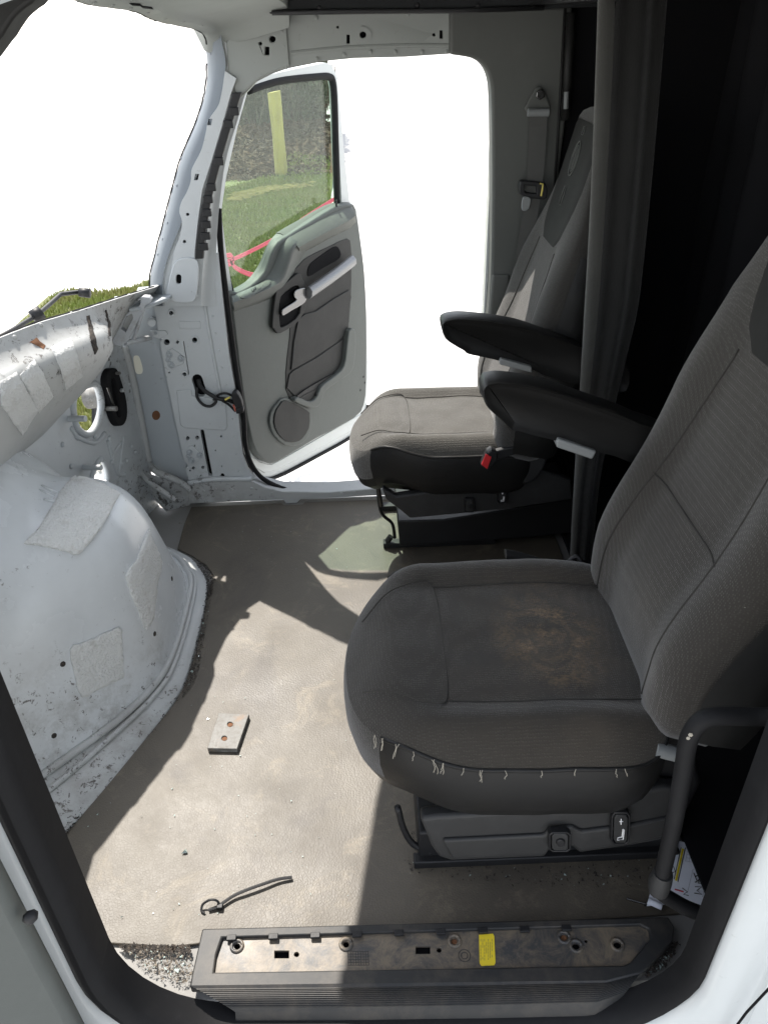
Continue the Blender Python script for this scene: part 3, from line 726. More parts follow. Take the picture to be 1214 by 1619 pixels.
mb.poly(PY(YF-.004, *circ(292, 592, 5.4)), (0, .005, 0), [PY(YF-.004, *circ(292, 592, 3.2))]); mb.poly(PY(YF-.004, *circ(271, 495, 6.3)), (0, .005, 0), [PY(YF-.004, *circ(271, 495, 3.2))]); mb.poly(PY(YF-.004, *circ(308, 538, 7)), (0, .005, 0), [PY(YF-.004, *circ(308, 538, 4.2))])
mb.build('embossing', M['white'], hinge, bevel=.0015, split=True)
mb = MB()
for u, v in along([(331, 445), (339, 505), (352, 575), (366, 640), (374, 700), (380, 745)], 12): mb.ball(P(u-2, v, y=YF), .0045, V((0, -1, 0)), .5)
mb.tube(spline([P(u, v, y=YF) for u, v in ((318, 440), (330, 520), (343, 590), (352, 640))], 5), .006, 8)
mb.build('spot_weld', M['white'], hinge, smooth=True, split=True)
mb = MB(); mb.tube(spline([P(u, v, y=YF-.006) for u, v in ((298, 764), (330, 758), (372, 757), (398, 757))], 4), .010, 8); mb.build('weld_bead', M['white'], hinge, smooth=True)

# windscreen pillar
lev = [(30, 316, 350, 372, 440), (60, 322, 350, 374, 432), (100, 328, 357, 380, 420), (140, 326, 352, 372, 392), (190, 312, 340, 362, 376), (250, 287, 320, 345, 358), (300, 273, 303, 336, 350), (350, 260, 288, 330, 345), (400, 247, 268, 324, 342), (440, 238, 258, 320, 340), (484, 240, 258, 318, 342)]
rings = []
for v, a, b, c, d in lev:
    rings.append([P(a, v, y=2.40), P(a+(b-a)*.15, v, y=2.375), P(a+(b-a)*.5, v, y=2.345), P(b, v, y=2.335), P(b+3, v, y=2.347), P((b+c)/2, v, y=2.35), P(c, v, y=2.352), P(c+(d-c)*.4, v, y=2.372), P(d, v, y=2.378), P(d, v, y=2.42), P((a+d)/2, v, y=2.45), P(a, v, y=2.42)])
R2 = []
for i in range(len(rings[0])): R2.append(spline([r[i] for r in rings], 4))
rings = list(zip(*R2))
mb = MB(); mb.loft(rings)
for k_, f_ in enumerate(mb.bm.faces): f_.material_index = 0 if k_ % 12 < 3 or k_ % 12 > 9 else 1
wp_bvh = mb.bvh(); wp = mb.build('windscreen_pillar', [M['pillar'], M['white']], cab, smooth=True, angle=50)
wav = spl2([(356, 112), (348, 160), (335, 182), (329, 192), (326, 208), (319, 236), (308, 258), (303, 270), (302, 286), (296, 303), (287, 320), (284, 335), (288, 350), (285, 372), (276, 396), (271, 425), (262, 466)], 5)
wav2 = [(312, 470), (308, 440), (308, 400), (313, 350), (320, 300), (336, 250), (351, 200), (364, 152), (374, 124)]
mb = MB(); mb.poly(PY(2.333, *(wav+wav2)), (0, .012, 0), [PY(2.333, *rect(330, 188, 336, 198, -2)), PY(2.333, *rect(309, 275, 315, 285, -2)), PY(2.333, *circ(297, 339, 2.6)), PY(2.333, *circ(292, 382, 2.6)), PY(2.333, *capsule(283, 438, 283, 445, 4.2))])
mb.build('pillar_flange', M['white'], wp, bevel=.002)
mb = MB()
for a, b, c, d in ((330, 188, 337, 199), (309, 275, 316, 286), (293, 335, 301, 343), (288, 378, 296, 386), (278, 433, 288, 450)): mb.poly(PY(2.341, *rect(a, b, c, d)), (0, .003, 0))
mb.build('pillar_cavity', M['void'], wp, split=True)
mb = MB(); mb.poly(PY(2.328, *spl2([(274, 420), (290, 408), (312, 412), (314, 440), (310, 470), (300, 478), (266, 472)], 3, True)), (0, .004, 0), [PY(2.328, *capsule(283, 438, 283, 445, 4.2))]); mb.build('pillar_gusset', M['white'], wp, bevel=.003)
mb = MB(); rivets(mb, wp_bvh, [(334, 70), (333, 84), (326, 130), (300, 205), (287, 250), (280, 293), (265, 352), (257, 378), (250, 402), (412, 118), (400, 126)], .0045, .4); mb.build('rivet', M['pillar'], wp, smooth=True, split=True)
# black clip strip along the pillar
mb = MB(); path = [(376, 146), (366, 178), (352, 225), (340, 268), (329, 312), (322, 350), (317, 385), (316, 408)]
rings = []
for p in spline([P(u, v, y=2.338) for u, v in path], 6): rings.append([p+V((-.013, 0, 0)), p+V((-.011, -.010, 0)), p+V((.011, -.010, 0)), p+V((.013, 0, 0))])
mb.loft(rings)
for u, v in ((370, 176), (361, 196), (346, 255), (334, 296), (329, 315), (327, 336), (326, 355), (325, 373), (322, 390)):
    p = P(u, v, y=2.328); mb.box(p-V((.012, .008, .010)), p+V((.014, .006, .010)))
strip = mb.build('clip_strip', M['black'], wp, bevel=.002)

# header above the door, rear pillar trim
hd = [(345, 58), (372, 48), (440, 21), (560, 18), (713, 15), (713, 85), (640, 90), (560, 92), (500, 98), (462, 106), (430, 117), (405, 130), (388, 148), (374, 160), (356, 130)]
hh = [rect(419, 74, 426, 87, 0), circ(431, 62, 5), circ(412, 69, 2.6), rect(548, 55, 553, 69, 0), circ(574, 55, 5), circ(534, 43, 2), circ(686, 55, 2.6), rect(695, 48, 700, 61)]
mb = MB(); mb.poly(PY(2.35, *hd), (0, .06, 0), [PY(2.35, *h) for h in hh]); dh = mb.build('door_header', M['header'], cab, bevel=.003)
mb = MB()
for u, v, r in ((422, 80, 12), (431, 62, 12), (412, 69, 8), (550, 62, 12), (574, 55, 12), (534, 43, 6), (691, 55, 16)): mb.poly(PY(2.37, *rect(u-r, v-r, u+r, v+r)), (0, .005, 0))
mb.build('header_cavity', M['void'], dh, split=True)
mb = MB(); mb.poly(PY(2.343, (358, 66), (372, 52), (440, 24), (452, 26), (458, 104), (430, 114), (406, 127), (386, 146), (376, 150), (362, 125)), (0, .008, 0), [PY(2.343, *rect(419, 74, 426, 87, 0)), PY(2.343, *circ(431, 62, 5)), PY(2.343, *circ(412, 69, 2.6))]); mb.build('corner_plate', M['header'], dh, bevel=.003)
mb = MB()
for u, v in ((446, 50), (449, 73), (453, 106), (413, 119), (501, 93), (544, 86), (586, 82), (625, 82), (667, 82), (706, 82), (645, 22), (500, 28)): mb.ball(P(u, v, y=2.345), .0055, V((0, -1, 0)), .5)
mb.tube(spline([P(u, v, y=2.352) for u, v in ((460, 84), (540, 76), (640, 72), (712, 72))], 4), .006, 8)
mb.poly(PY(2.346, *circ(574, 55, 13)), (0, .006, 0), [PY(2.346, *circ(574, 55, 6))])
mb.build('spot_weld', M['header'], dh, smooth=True, angle=40, split=True)
bp = [(711, 12), (906, 10), (894, 190), (884, 270), (878, 400), (872, 640), (764, 640), (770, 520), (776, 436), (778, 330), (777, 160), (773, 122), (763, 103), (748, 92), (711, 86)]
bp = bp[:7]+spl2([(770, 520), (776, 436), (778, 330), (778, 230), (777, 160), (774, 126), (764, 104), (746, 92), (711, 86)], 5)
mb = MB(); mb.poly(PY(2.325, *bp), (0, .075, 0)); rp = mb.build('rear_pillar_trim', M['trim_pillar'], cab, bevel=.012)
mb = MB(); mb.poly(PY(2.318, (778, 434), (806, 434), (800, 640), (766, 640), (772, 520)), (0, .05, 0)); mb.build('lower_trim', M['trim_pillar'], rp, bevel=.008)
mb = MB(); mb.tube([P(893, 12, y=2.32), P(883, 190, y=2.32), P(876, 300, y=2.32)], .004, 6); mb.tube([P(903, 20, y=2.32), P(893, 190, y=2.32)], .012, 8); mb.build('edge_strip', M['trim_dark'], rp, smooth=True, split=True)
for u, v in ((897, 44), (887, 153)): mb = MB(); mb.ball(P(u, v, y=2.32), .007, V((0, -1, 0)), .4); mb.build('screw', M['black'], rp, smooth=True)
mb = MB(); mb.cyl(P(895, 145, y=2.312), P(894, 172, y=2.312), .007); mb.build('hinge_pin', M['knob'], rp, smooth=True, angle=40)
mb = MB(); mb.box((.37, 2.39, -1.0), (2.1, 2.44, 1.62)); mb.box((-.70, 2.40, -1.0), (.40, 2.44, -.03)); mb.box((-.36, 2.412, 1.40), (.42, 2.438, 1.54)); mb.build('outer_skin', M['body'], cab)

# far sill
mb = MB(); mb.poly(PY(2.372, (297, 764), (398, 760), (418, 770), (446, 777), (520, 778), (600, 772), (800, 766), (800, 780), (590, 784), (475, 790), (470, 796), (452, 797), (448, 790), (298, 797)), (0, .075, 0)); si = mb.build('door_sill', M['white_dirty'], cab, bevel=.004)
mb = MB()
for u, v in ((322, 776), (341, 773), (367, 774), (398, 772), (430, 780), (540, 780), (560, 778)): mb.ball(P(u, v, y=2.372), .006, V((0, -1, .2)), .4)
mb.build('rivet', M['white_dirty'], si, smooth=True, split=True)
mb = MB(); mb.tube(spline([P(u, v, y=2.40) for u, v in ((346, 330), (350, 400), (360, 480), (374, 585), (385, 650), (388, 700), (397, 732), (415, 756), (446, 772), (470, 776))], 6), .009, 8); mb.build('door_gasket', M['rubber'], cab, smooth=True)

# windscreen header and roof
he = [P(331, 84, y=2.36), P(325, 56, y=2.32), P(300, 44, y=2.2), P(262, 37, y=2.0), P(238, 29, y=1.8), P(214, 18, y=1.62), P(150, 9, y=1.45), P(92, 0, y=1.25), V((-.47, 1.0, 1.50)), V((-.44, .82, 1.49)), V((-.40, .69, 1.46))]
he = spline(he, 6); rings = []
for p in he:
    zt_ = max(.055, 1.535-p.z)
    rings.append([p, p+V((.010, -.002, .004)), p+V((.03, -.004, .006)), p+V((.04, -.006, .016)), p+V((.13, -.03, .032)), p+V((.22, -.05, .052)), p+V((.23, -.03, .085)), p+V((-.06, .0, zt_)), p+V((-.012, 0, .006))])
mb = MB(); mb.loft(rings); wh_bvh = mb.bvh(); wh = mb.build('windscreen_header', M['header'], cab, smooth=True, angle=40)
mb = MB(); rivets(mb, wh_bvh, along([(150, 4), (225, 16), (250, 27), (318, 40)], 7), .005, .5); mb.build('rivet', M['header'], wh, smooth=True, split=True)
mb = MB()
for pl in ([(205, 4), (222, 5), (226, 8), (210, 7)], [(222, 8), (240, 10), (243, 13), (226, 11)]):
    q = [hit(wh_bvh, *p)[0] for p in pl]
    if all(q): mb.poly([p-V((0, 0, .002)) for p in q], (0, 0, .001))
mb.build('slot', M['void'], wh, split=True)
mb = MB(); mb.poly([(-0.485, .66, 1.545), (2.1, .66, 1.545), (2.1, 2.42, 1.545), (-0.425, 2.42, 1.545), (-0.505, 2.05, 1.545), (-0.555, 1.75, 1.545), (-0.592, 1.45, 1.545), (-0.602, 1.2, 1.545), (-0.590, 1.0, 1.545), (-0.545, .82, 1.545)], (0, 0, .05)); mb.build('roof', M['body'], cab)
mb = MB(); sb_ = [P(a-1.5, v, y=2.405) for v, a, *_ in reversed(lev[2:])]
for pth in ([p+V((-.004, .0, .002)) for p in he[3:40]], spline(sb_, 6), [lip(2.32-.014*k)+V((-.004, 0, .001)) for k in range(46)]):
    pth = [p+V((random.uniform(-.0007, .0007), 0, random.uniform(-.0007, .0007))) for p in pth]
    mb.tube(pth, lambda t: .0022+.001*mnoise.noise(V((t*37, 1, 0))), 5)
mb.build('sealant_bead', M['rubber'], cab, split=True)
# insulation hanging under the roof edge
lin = [(372, -6), (395, 4), (428, 22), (470, 20), (520, 23), (600, 19), (680, 20), (760, 18), (840, 16), (905, 12), (960, 10), (960, -12)]
mb = MB(); mb.poly(PY(2.27, *lin), (0, .09, 0)); rl = mb.build('roof_lining', M['lining'], cab, bevel=.006)
mb = MB()
for u, v in ((660, 8), (505, 13), (400, 8), (755, 10), (840, 9)): mb.ball(P(u, v, y=2.268), .006, V((0, -1, 0)), .6)
mb.tube([P(430, 20, y=2.265), P(560, 18, y=2.265), P(720, 17, y=2.265), P(860, 12, y=2.265)], .006, 6)
mb.build('fastener', M['black'], rl, smooth=True, split=True)
# dark rounded cover in the near top corner of the windscreen
mb = MB(); mb.poly(PY(1.02, *spl2([(-60, -60), (90, -60), (56, -2), (40, 12), (24, 26), (10, 46), (-4, 66), (-60, 120)], 3, True)), (0, .05, 0)); mb.build('header_corner_cover', M['trim_dark'], cab, bevel=.012)

# sleeper enclosure
mb = MB()
mb.box((.56, 2.372, .0), (2.06, 2.386, 1.54)); mb.box((2.05, .66, 0), (2.07, 2.40, 1.54)); mb.box((.62, .66, 1.515), (2.06, 2.38, 1.535)); mb.box((.60, .665, .0), (2.06, .68, 1.54))
mb.build('sleeper_lining', M['sleeper'], cab)
mb = MB(); mb.box((.62, .70, .005), (2.04, 2.36, .02)); mb.build('sleeper_floor', M['sleeper'], cab)
mb = MB(); mb.box((1.15, .70, .02), (2.04, 2.36, .42)); mb.build('bunk_base', M['sleeper'], cab, bevel=.02)

mb = MB(); rings = []
for k in range(90):
    y = .72+1.62*k/89; x = 1.02+.035*math.sin(k*.55)+.02*math.sin(k*.23+1)+.06*math.sin(k*.07)
    rings.append([V((x+.03*math.sin(k*.31+zz*2)*(1-zz/1.5), y, zz)) for zz in (.43, .7, 1.0, 1.25, 1.5)])
mb.loft(rings, closed=False); mb.build('sleeper_drape', M['sleeper'], cab, smooth=True)
# windscreen wiper outside
mb = MB()
q = [P(-30, 548, y=2.15), P(20, 522, y=2.30), P(58, 499, y=2.44), P(78, 482, y=2.54), P(97, 465, y=2.64), P(122, 462, y=2.69), P(140, 461, y=2.71)]
mb.tube(q, .008, 6); mb.tube([P(126, 462, y=2.68), P(143, 464, y=2.68)], .017, 6); mb.tube([P(52, 502, y=2.43), P(66, 493, y=2.45)], .023, 8)
mb.build('windscreen_wiper', M['black'], cab, smooth=True)

# ------------------------------------------------------------------ far door, hinged on the pillar and swung out
DH, DF = V((-.475, 2.53, 0)), V((-.055, 3.19, 0))
dd = (DF-DH).normalized(); dn = V((dd.y, -dd.x, 0))       # dn points at the cab
def D(off, *uv): return [PP(u, v, DH+dn*off, dn) for u, v in uv]
door = MB()
frame_o = [(398, 128), (430, 117), (470, 108), (514, 99), (524, 102), (533, 120), (538, 170), (545, 250), (553, 318), (564, 332), (575, 420), (580, 500), (582, 600), (579, 645), (572, 668), (556, 692), (500, 724), (440, 755), (418, 757), (400, 748), (386, 725), (374, 690), (362, 610), (348, 480), (341, 340), (352, 270), (372, 180)]
win = [(394, 136), (440, 125), (520, 115), (529, 120), (533, 138), (537, 250), (541, 336), (540, 352), (480, 386), (452, 402), (436, 440), (410, 468), (372, 486), (358, 400), (350, 335), (358, 280), (376, 200)]
door.poly(D(0, *frame_o), -dn*.035, [D(0, *win)])
dr = door.build('front_door', M['body'], cab, bevel=.006)
dr['label'] = 'open door with dark window seal and grey trim'
mb = MB(); mb.poly(D(-.020, *[(392, 132), (440, 124), (522, 114), (531, 130), (536, 250), (540, 335), (470, 372), (430, 420), (372, 478), (352, 400), (344, 330), (356, 270)]), -dn*.004); mb.build('window_glass', M['glass'], dr)
mb = MB(); mb.tube(spline(D(-.006, (392, 143), (440, 128), (500, 121), (519, 121), (526, 130), (529, 170), (531, 250), (533, 322)), 6), .013, 8, up=(0, 0, 1)); mb.build('window_seal', M['rubber'], dr, smooth=True)
mb = MB(); mb.tube(spline(D(-.006, (345, 325), (351, 390), (362, 440), (371, 470)), 5), .006, 8); mb.build('window_seal', M['rubber'], dr, smooth=True)
mb = MB(); mb.poly(D(.004, *spl2([(352, 470), (366, 560), (380, 640), (388, 690), (402, 722), (424, 734), (450, 724), (576, 652), (578, 662), (566, 676), (440, 742), (412, 744), (392, 726), (378, 690), (362, 600), (346, 480)], 2, True)), -dn*.006); mb.build('inner_flange', M['body'], dr, bevel=.003)
mb = MB(); mb.tube(spline(D(.004, (582, 640), (574, 668), (556, 690), (500, 722), (440, 753), (415, 755), (396, 738)), 5), .008, 8); mb.build('bottom_seal', M['rubber'], dr, smooth=True)
tr_ = [(366, 466), (378, 462), (398, 452), (420, 430), (430, 402), (441, 383), (458, 372), (490, 352), (535, 325), (556, 322), (563, 330), (570, 375), (577, 430), (580, 500), (580, 600), (576, 640), (560, 662), (500, 694), (440, 730), (424, 732), (410, 722), (398, 698), (384, 622), (372, 530)]
ins = [(441, 527), (433, 518), (436, 463), (474, 420), (486, 406), (549, 378), (555, 386), (556, 455), (550, 520), (546, 567), (538, 585), (510, 600), (468, 634), (450, 617), (456, 520)]
mb = MB(); mb.poly(D(.035, *spl2(tr_, 2, True)), -dn*.035); tp_ = mb.build('trim_panel', M['trim'], dr, bevel=.008)
def ledge(A_, B_, C_, off, name, mat):
    a = spline(D(.0, *A_), 4); b = spline(D(off, *B_), 4); c = spline(D(.034, *C_), 4); n_ = len(a); rings = []
    for t in range(n_): rings.append([a[t]-dn*.02, a[t], a[t].lerp(b[t], .5)+V((0, 0, .004)), a[t].lerp(b[t], .88)+V((0, 0, .003)), b[t]-V((0, 0, .004)), b[t].lerp(c[t], .25)+dn*.002, b[t].lerp(c[t], .7), c[t], c[t]-dn*.03])
    mb = MB(); mb.loft(rings); bv = mb.bvh(); o = mb.build(name, mat, dr, smooth=True, angle=75); return bv, o
lg_bvh, lg = ledge([(365, 463), (385, 453), (400, 442), (416, 420), (427, 394), (436, 379), (446, 368)], [(369, 477), (410, 461), (444, 443), (455, 418), (461, 398), (467, 388), (474, 384)], [(371, 492), (410, 480), (446, 462), (462, 440), (470, 420), (476, 408), (484, 398)], .075, 'sill_ledge', M['trim'])
st_bvh, st_o = ledge([(444, 369), (462, 358), (480, 348), (500, 336), (521, 325), (540, 320), (552, 320)], [(472, 390), (484, 383), (497, 376), (515, 366), (535, 356), (552, 347), (562, 339)], [(474, 402), (486, 396), (500, 389), (518, 379), (536, 370), (552, 362), (563, 352)], .082, 'soft_top', M['soft'])
mb = MB(); mb.poly(D(.0375, *spl2([(441, 526), (433, 518), (434, 470), (440, 455), (474, 418), (487, 406), (520, 390), (549, 377), (555, 388), (556, 420), (555, 470), (550, 530), (546, 570), (536, 588), (510, 604), (468, 632), (452, 615), (455, 560), (459, 516)], 2, True)), -dn*.004); mb.build('dark_insert', M['trim_dark'], dr, bevel=.002)
mb = MB(); mb.poly(D(.043, *spl2([(472, 505), (500, 492), (553, 458), (552, 490), (547, 528), (500, 562), (465, 583), (462, 576)], 2, True)), -dn*.006); mb.poly(D(.042, (464, 586), (500, 566), (546, 534), (544, 566), (535, 584), (470, 630), (454, 614), (458, 592)), -dn*.005); mb.build('padded_insert', M['trim_dark'], dr, bevel=.005, split=True)
mb = MB(); mb.poly(D(.040, *spl2([(489, 421), (500, 410), (527, 391), (536, 393), (537, 408), (510, 424), (488, 437)], 3, True)), -dn*.002); mb.poly(D(.041, (443, 470), (470, 450), (474, 456), (475, 500), (446, 520), (441, 508)), -dn*.002); mb.build('handle_recess', M['void'], dr, split=True)
mb = MB(); fo = spl2([(434, 520), (431, 512), (437, 462), (445, 454), (472, 432), (478, 440), (484, 452), (486, 476), (474, 506), (444, 527)], 3, True); fi = spl2([(443, 512), (444, 470), (468, 452), (474, 460), (474, 496), (450, 516)], 3, True)
mb.poly(D(.05, *fo), -dn*.012, [D(.05, *fi)]); mb.build('handle_bezel', M['trim_dark'], dr, bevel=.004)
mb = MB(); rings = []
for t in [i/10 for i in range(11)]:
    a = PP(484+(553-484)*t, 453+(403-453)*t, DH+dn*.055, dn); b = PP(484+(555-484)*t, 472+(420-472)*t, DH+dn*.055, dn); bow = .016+.004*math.sin(math.pi*t)
    rings.append([a+dn*bow, a+(b-a)*.3+dn*(bow+.012), a+(b-a)*.7+dn*(bow+.012), b+dn*bow, b+dn*(bow-.01), a+dn*(bow-.01)])
mb.loft(rings); mb.build('grab_bar', M['silver'], dr, smooth=True, angle=50)
mb = MB(); mb.poly(D(.062, *spl2([(466, 463), (470, 458), (482, 455), (485, 460), (485, 474), (478, 482), (462, 491), (449, 499), (446, 496), (448, 489), (462, 480), (470, 474), (466, 470)], 2, True)), -dn*.012); mb.build('door_handle', M['chrome'], dr, bevel=.0025)
swp = patch(lg_bvh, spl2([(379, 468), (386, 461), (412, 449), (426, 443), (428, 448), (412, 460), (392, 471), (382, 472)], 2, True), .004, 'switch_panel', M['trim'], lg, 3, 0)
patch(lg_bvh, [(397, 459), (405, 455), (406, 459), (398, 463)], .007, 'window_switch', M['black'], lg, 2, 0)
patch(lg_bvh, [(406, 455), (412, 452), (413, 456), (407, 459)], .007, 'window_switch', M['soft'], lg, 2, 0)
patch(lg_bvh, [(413, 450), (422, 446), (423, 449), (414, 454)], .006, 'window_switch', M['soft'], lg, 2, 0)
# map pocket
mb = MB(); mb.poly(D(.062, *spl2([(561, 521), (563, 540), (560, 577), (552, 592), (524, 611), (513, 622), (508, 638), (498, 645), (483, 642), (466, 634), (472, 628), (486, 634), (495, 634), (502, 626), (508, 612), (520, 602), (540, 586), (547, 568), (552, 524)], 2, True)), -dn*.03); mb.build('map_pocket', M['trim'], dr, bevel=.006)
mb = MB(); mb.poly(D(.048, *spl2([(470, 626), (500, 606), (532, 588), (540, 582), (520, 598), (508, 612), (502, 626), (494, 634), (478, 636)], 2, True)), -dn*.004); mb.build('pocket_shade', M['black'], dr)  # flat black sheet stands in for the pocket's shaded depth
mb = MB(); mb.poly(D(.05, (467, 633), (486, 622), (506, 612), (502, 630), (494, 638), (480, 640)), -dn*.01); mb.build('pocket_floor', M['trim_dark'], dr)
mb = MB(); mb.tube(D(.055, (500, 622), (499, 638)), .004, 6); mb.build('pocket_divider', M['black'], dr)
mb = MB(); mb.poly(D(.044, *spl2([(441, 636), (453, 629), (488, 646), (493, 652), (493, 678), (484, 696), (472, 704), (452, 704), (434, 688), (427, 668), (430, 650)], 2, True)), -dn*.012); mb.build('speaker_surround', M['trim'], dr, bevel=.004)
mb = MB(); mb.poly(D(.049, *spl2([(443, 640), (453, 633), (486, 649), (490, 656), (489, 677), (478, 694), (468, 699), (453, 698), (439, 684), (434, 668), (436, 652)], 2, True)), -dn*.006); mb.build('speaker_grille', M['trim_dark'], dr, bevel=.002)
mb = MB(); p = PP(532, 326, DH+dn*.03, dn); mb.cyl(p-V((0, 0, .01)), p+V((0, 0, .022)), .004); mb.build('lock_button', M['black'], dr)
for u, v in ((577, 605), (570, 617), (575, 596)): mb = MB(); mb.ball(PP(u, v, DH+dn*.036, dn), .005, dn, .4); mb.build('screw', M['black'], dr, smooth=True)
# ------------------------------------------------------------------ near door opening
SY = .63
def near_ring(y, grow):
    L_, R_, B_, T_ = -.457-grow, .497+grow*.5, -.018-grow, 1.56+grow
    rl, rr = .17, .16; o = []
    for i in range(9): a = R(180+90*i/8); o.append(V((L_+rl+rl*1.05*math.cos(a), y, B_+rl*1.35+rl*1.35*math.sin(a))))
    for i in range(9): a = R(270+90*i/8); o.append(V((R_-rr+rr*math.cos(a), y, B_+rr+rr*math.sin(a))))
    for i in range(5): a = R(0+90*i/4); o.append(V((R_-.1+.1*math.cos(a), y, T_-.1+.1*math.sin(a))))
    for i in range(5): a = R(90+90*i/4); o.append(V((L_+.1+.1*math.cos(a), y, T_-.1+.1*math.sin(a))))
    return o
nr = near_ring(SY, 0); path = []
for a, b in zip(nr, nr[1:]+nr[:1]):
    k = max(1, int((b-a).length/.05)); path += [a+(b-a)*i/k for i in range(k)]
cen = V((0, SY, .7)); rings = []
N_ = len(path)
for i, p in enumerate(path):
    t = (path[(i+1) % N_]-path[i-1]).normalized(); n = t.cross(V((0, 1, 0))); n = n if n.dot(p-cen) > 0 else -n
    n = n*(1-.5*smooth_step(.3, .9, n.x)); rv = .055 if n.x < .2 else .038
    rings.append([p+n*.004+V((0, rv, 0)), p+n*.002+V((0, .01, 0)), p+n*.008+V((0, -.010, 0)), p+n*.018+V((0, -.017, 0)), p+n*.022+V((0, -.010, 0)), p+n*.030+V((0, -.014, 0)), p+n*.040+V((0, -.008, 0)), p+n*.043+V((0, .02, 0)), p+n*.02+V((0, rv+.003, 0))])
rings.append(rings[0]); mb = MB(); mb.loft(rings, cap=False); mb.build('door_seal', M['rubber'], cab, smooth=True, angle=60)
mb = MB(); hole = near_ring(SY, .036)
rings = [[p+V((0, d, 0)) for p in near_ring(SY, g)] for g, d in ((.034, .02), (.036, -.004), (.045, -.014), (.065, -.022), (.11, -.026), (.17, -.018), (.24, .0), (.32, .02))]
mb.loft(rings+[[p+V((0, .04, 0)) for p in near_ring(SY, .32)]], closed=True, cap=False)
mb.build('door_surround', M['body'], cab, smooth=True, angle=70)
mb = MB(); mb.poly([V((-1.3, SY+.028, -1.1)), V((2.1, SY+.028, -1.1)), V((2.1, SY+.028, 1.62)), V((.9, SY+.028, 1.62)), V((-.9, SY+.028, 1.62)), V((-1.3, SY+.028, .9))], (0, .006, 0), [near_ring(SY+.028, .30)]); mb.build('body_side', M['body'], cab)
mb = MB(); mb.tube([P(1150, 1640, y=.60), P(1180, 1600, y=.60), P(1225, 1552, y=.598)], .0022, 5); mb.build('panel_gap', M['void'], cab)
# near door, swung forward
hA = P(70, 1500, y=.55); e1 = V((-.80, -.60, 0)).normalized(); nn = V((.60, -.80, 0)).normalized()
mb = MB(); b0 = V((hA.x, hA.y, 0))
mb.poly([b0+V((0, 0, -.2)), b0+V((0, 0, 1.3)), b0+e1*.8+V((0, 0, 1.3)), b0+e1*.8+V((0, 0, -.2))], -nn*.06); nd = mb.build('front_door', M['trim'], cab, bevel=.02); nd['label'] = 'near door, only its grey trim edge visible'
mb = MB(); q = P(56, 1441, y=.55); mb.ball(q+V((-.004, -.006, 0)), .010, V((.6, -.8, .2)), 1.0, 8); mb.build('clip', M['black'], nd, smooth=True)

# ------------------------------------------------------------------ floor mat
mo = [(-.735, .985), (-.70, 1.045), (-.64, 1.18), (-.577, 1.324), (-.545, 1.40), (-.528, 1.474), (-.522, 1.6), (-.525, 1.75), (-.533, 1.88), (-.528, 1.945), (-.56, 2.0), (-.62, 2.06), (-.674, 2.10), (-.68, 2.25), (-.676, 2.364), (-.345, 2.366), (-.335, 2.352), (-.27, 2.352), (-.26, 2.366), (.60, 2.366), (.60, .80), (-.33, .786), (-.42, .778), (-.56, .792), (-.75, .80)]
mb = MB(); mb.poly([V((x, y, 0)) for x, y in mo], (0, 0, -.006)); tag(mb.build('floor_mat', M['mat'], bevel=.002), 'worn brown rubber floor mat with leather grain covering the cab floor', 'floor mat')

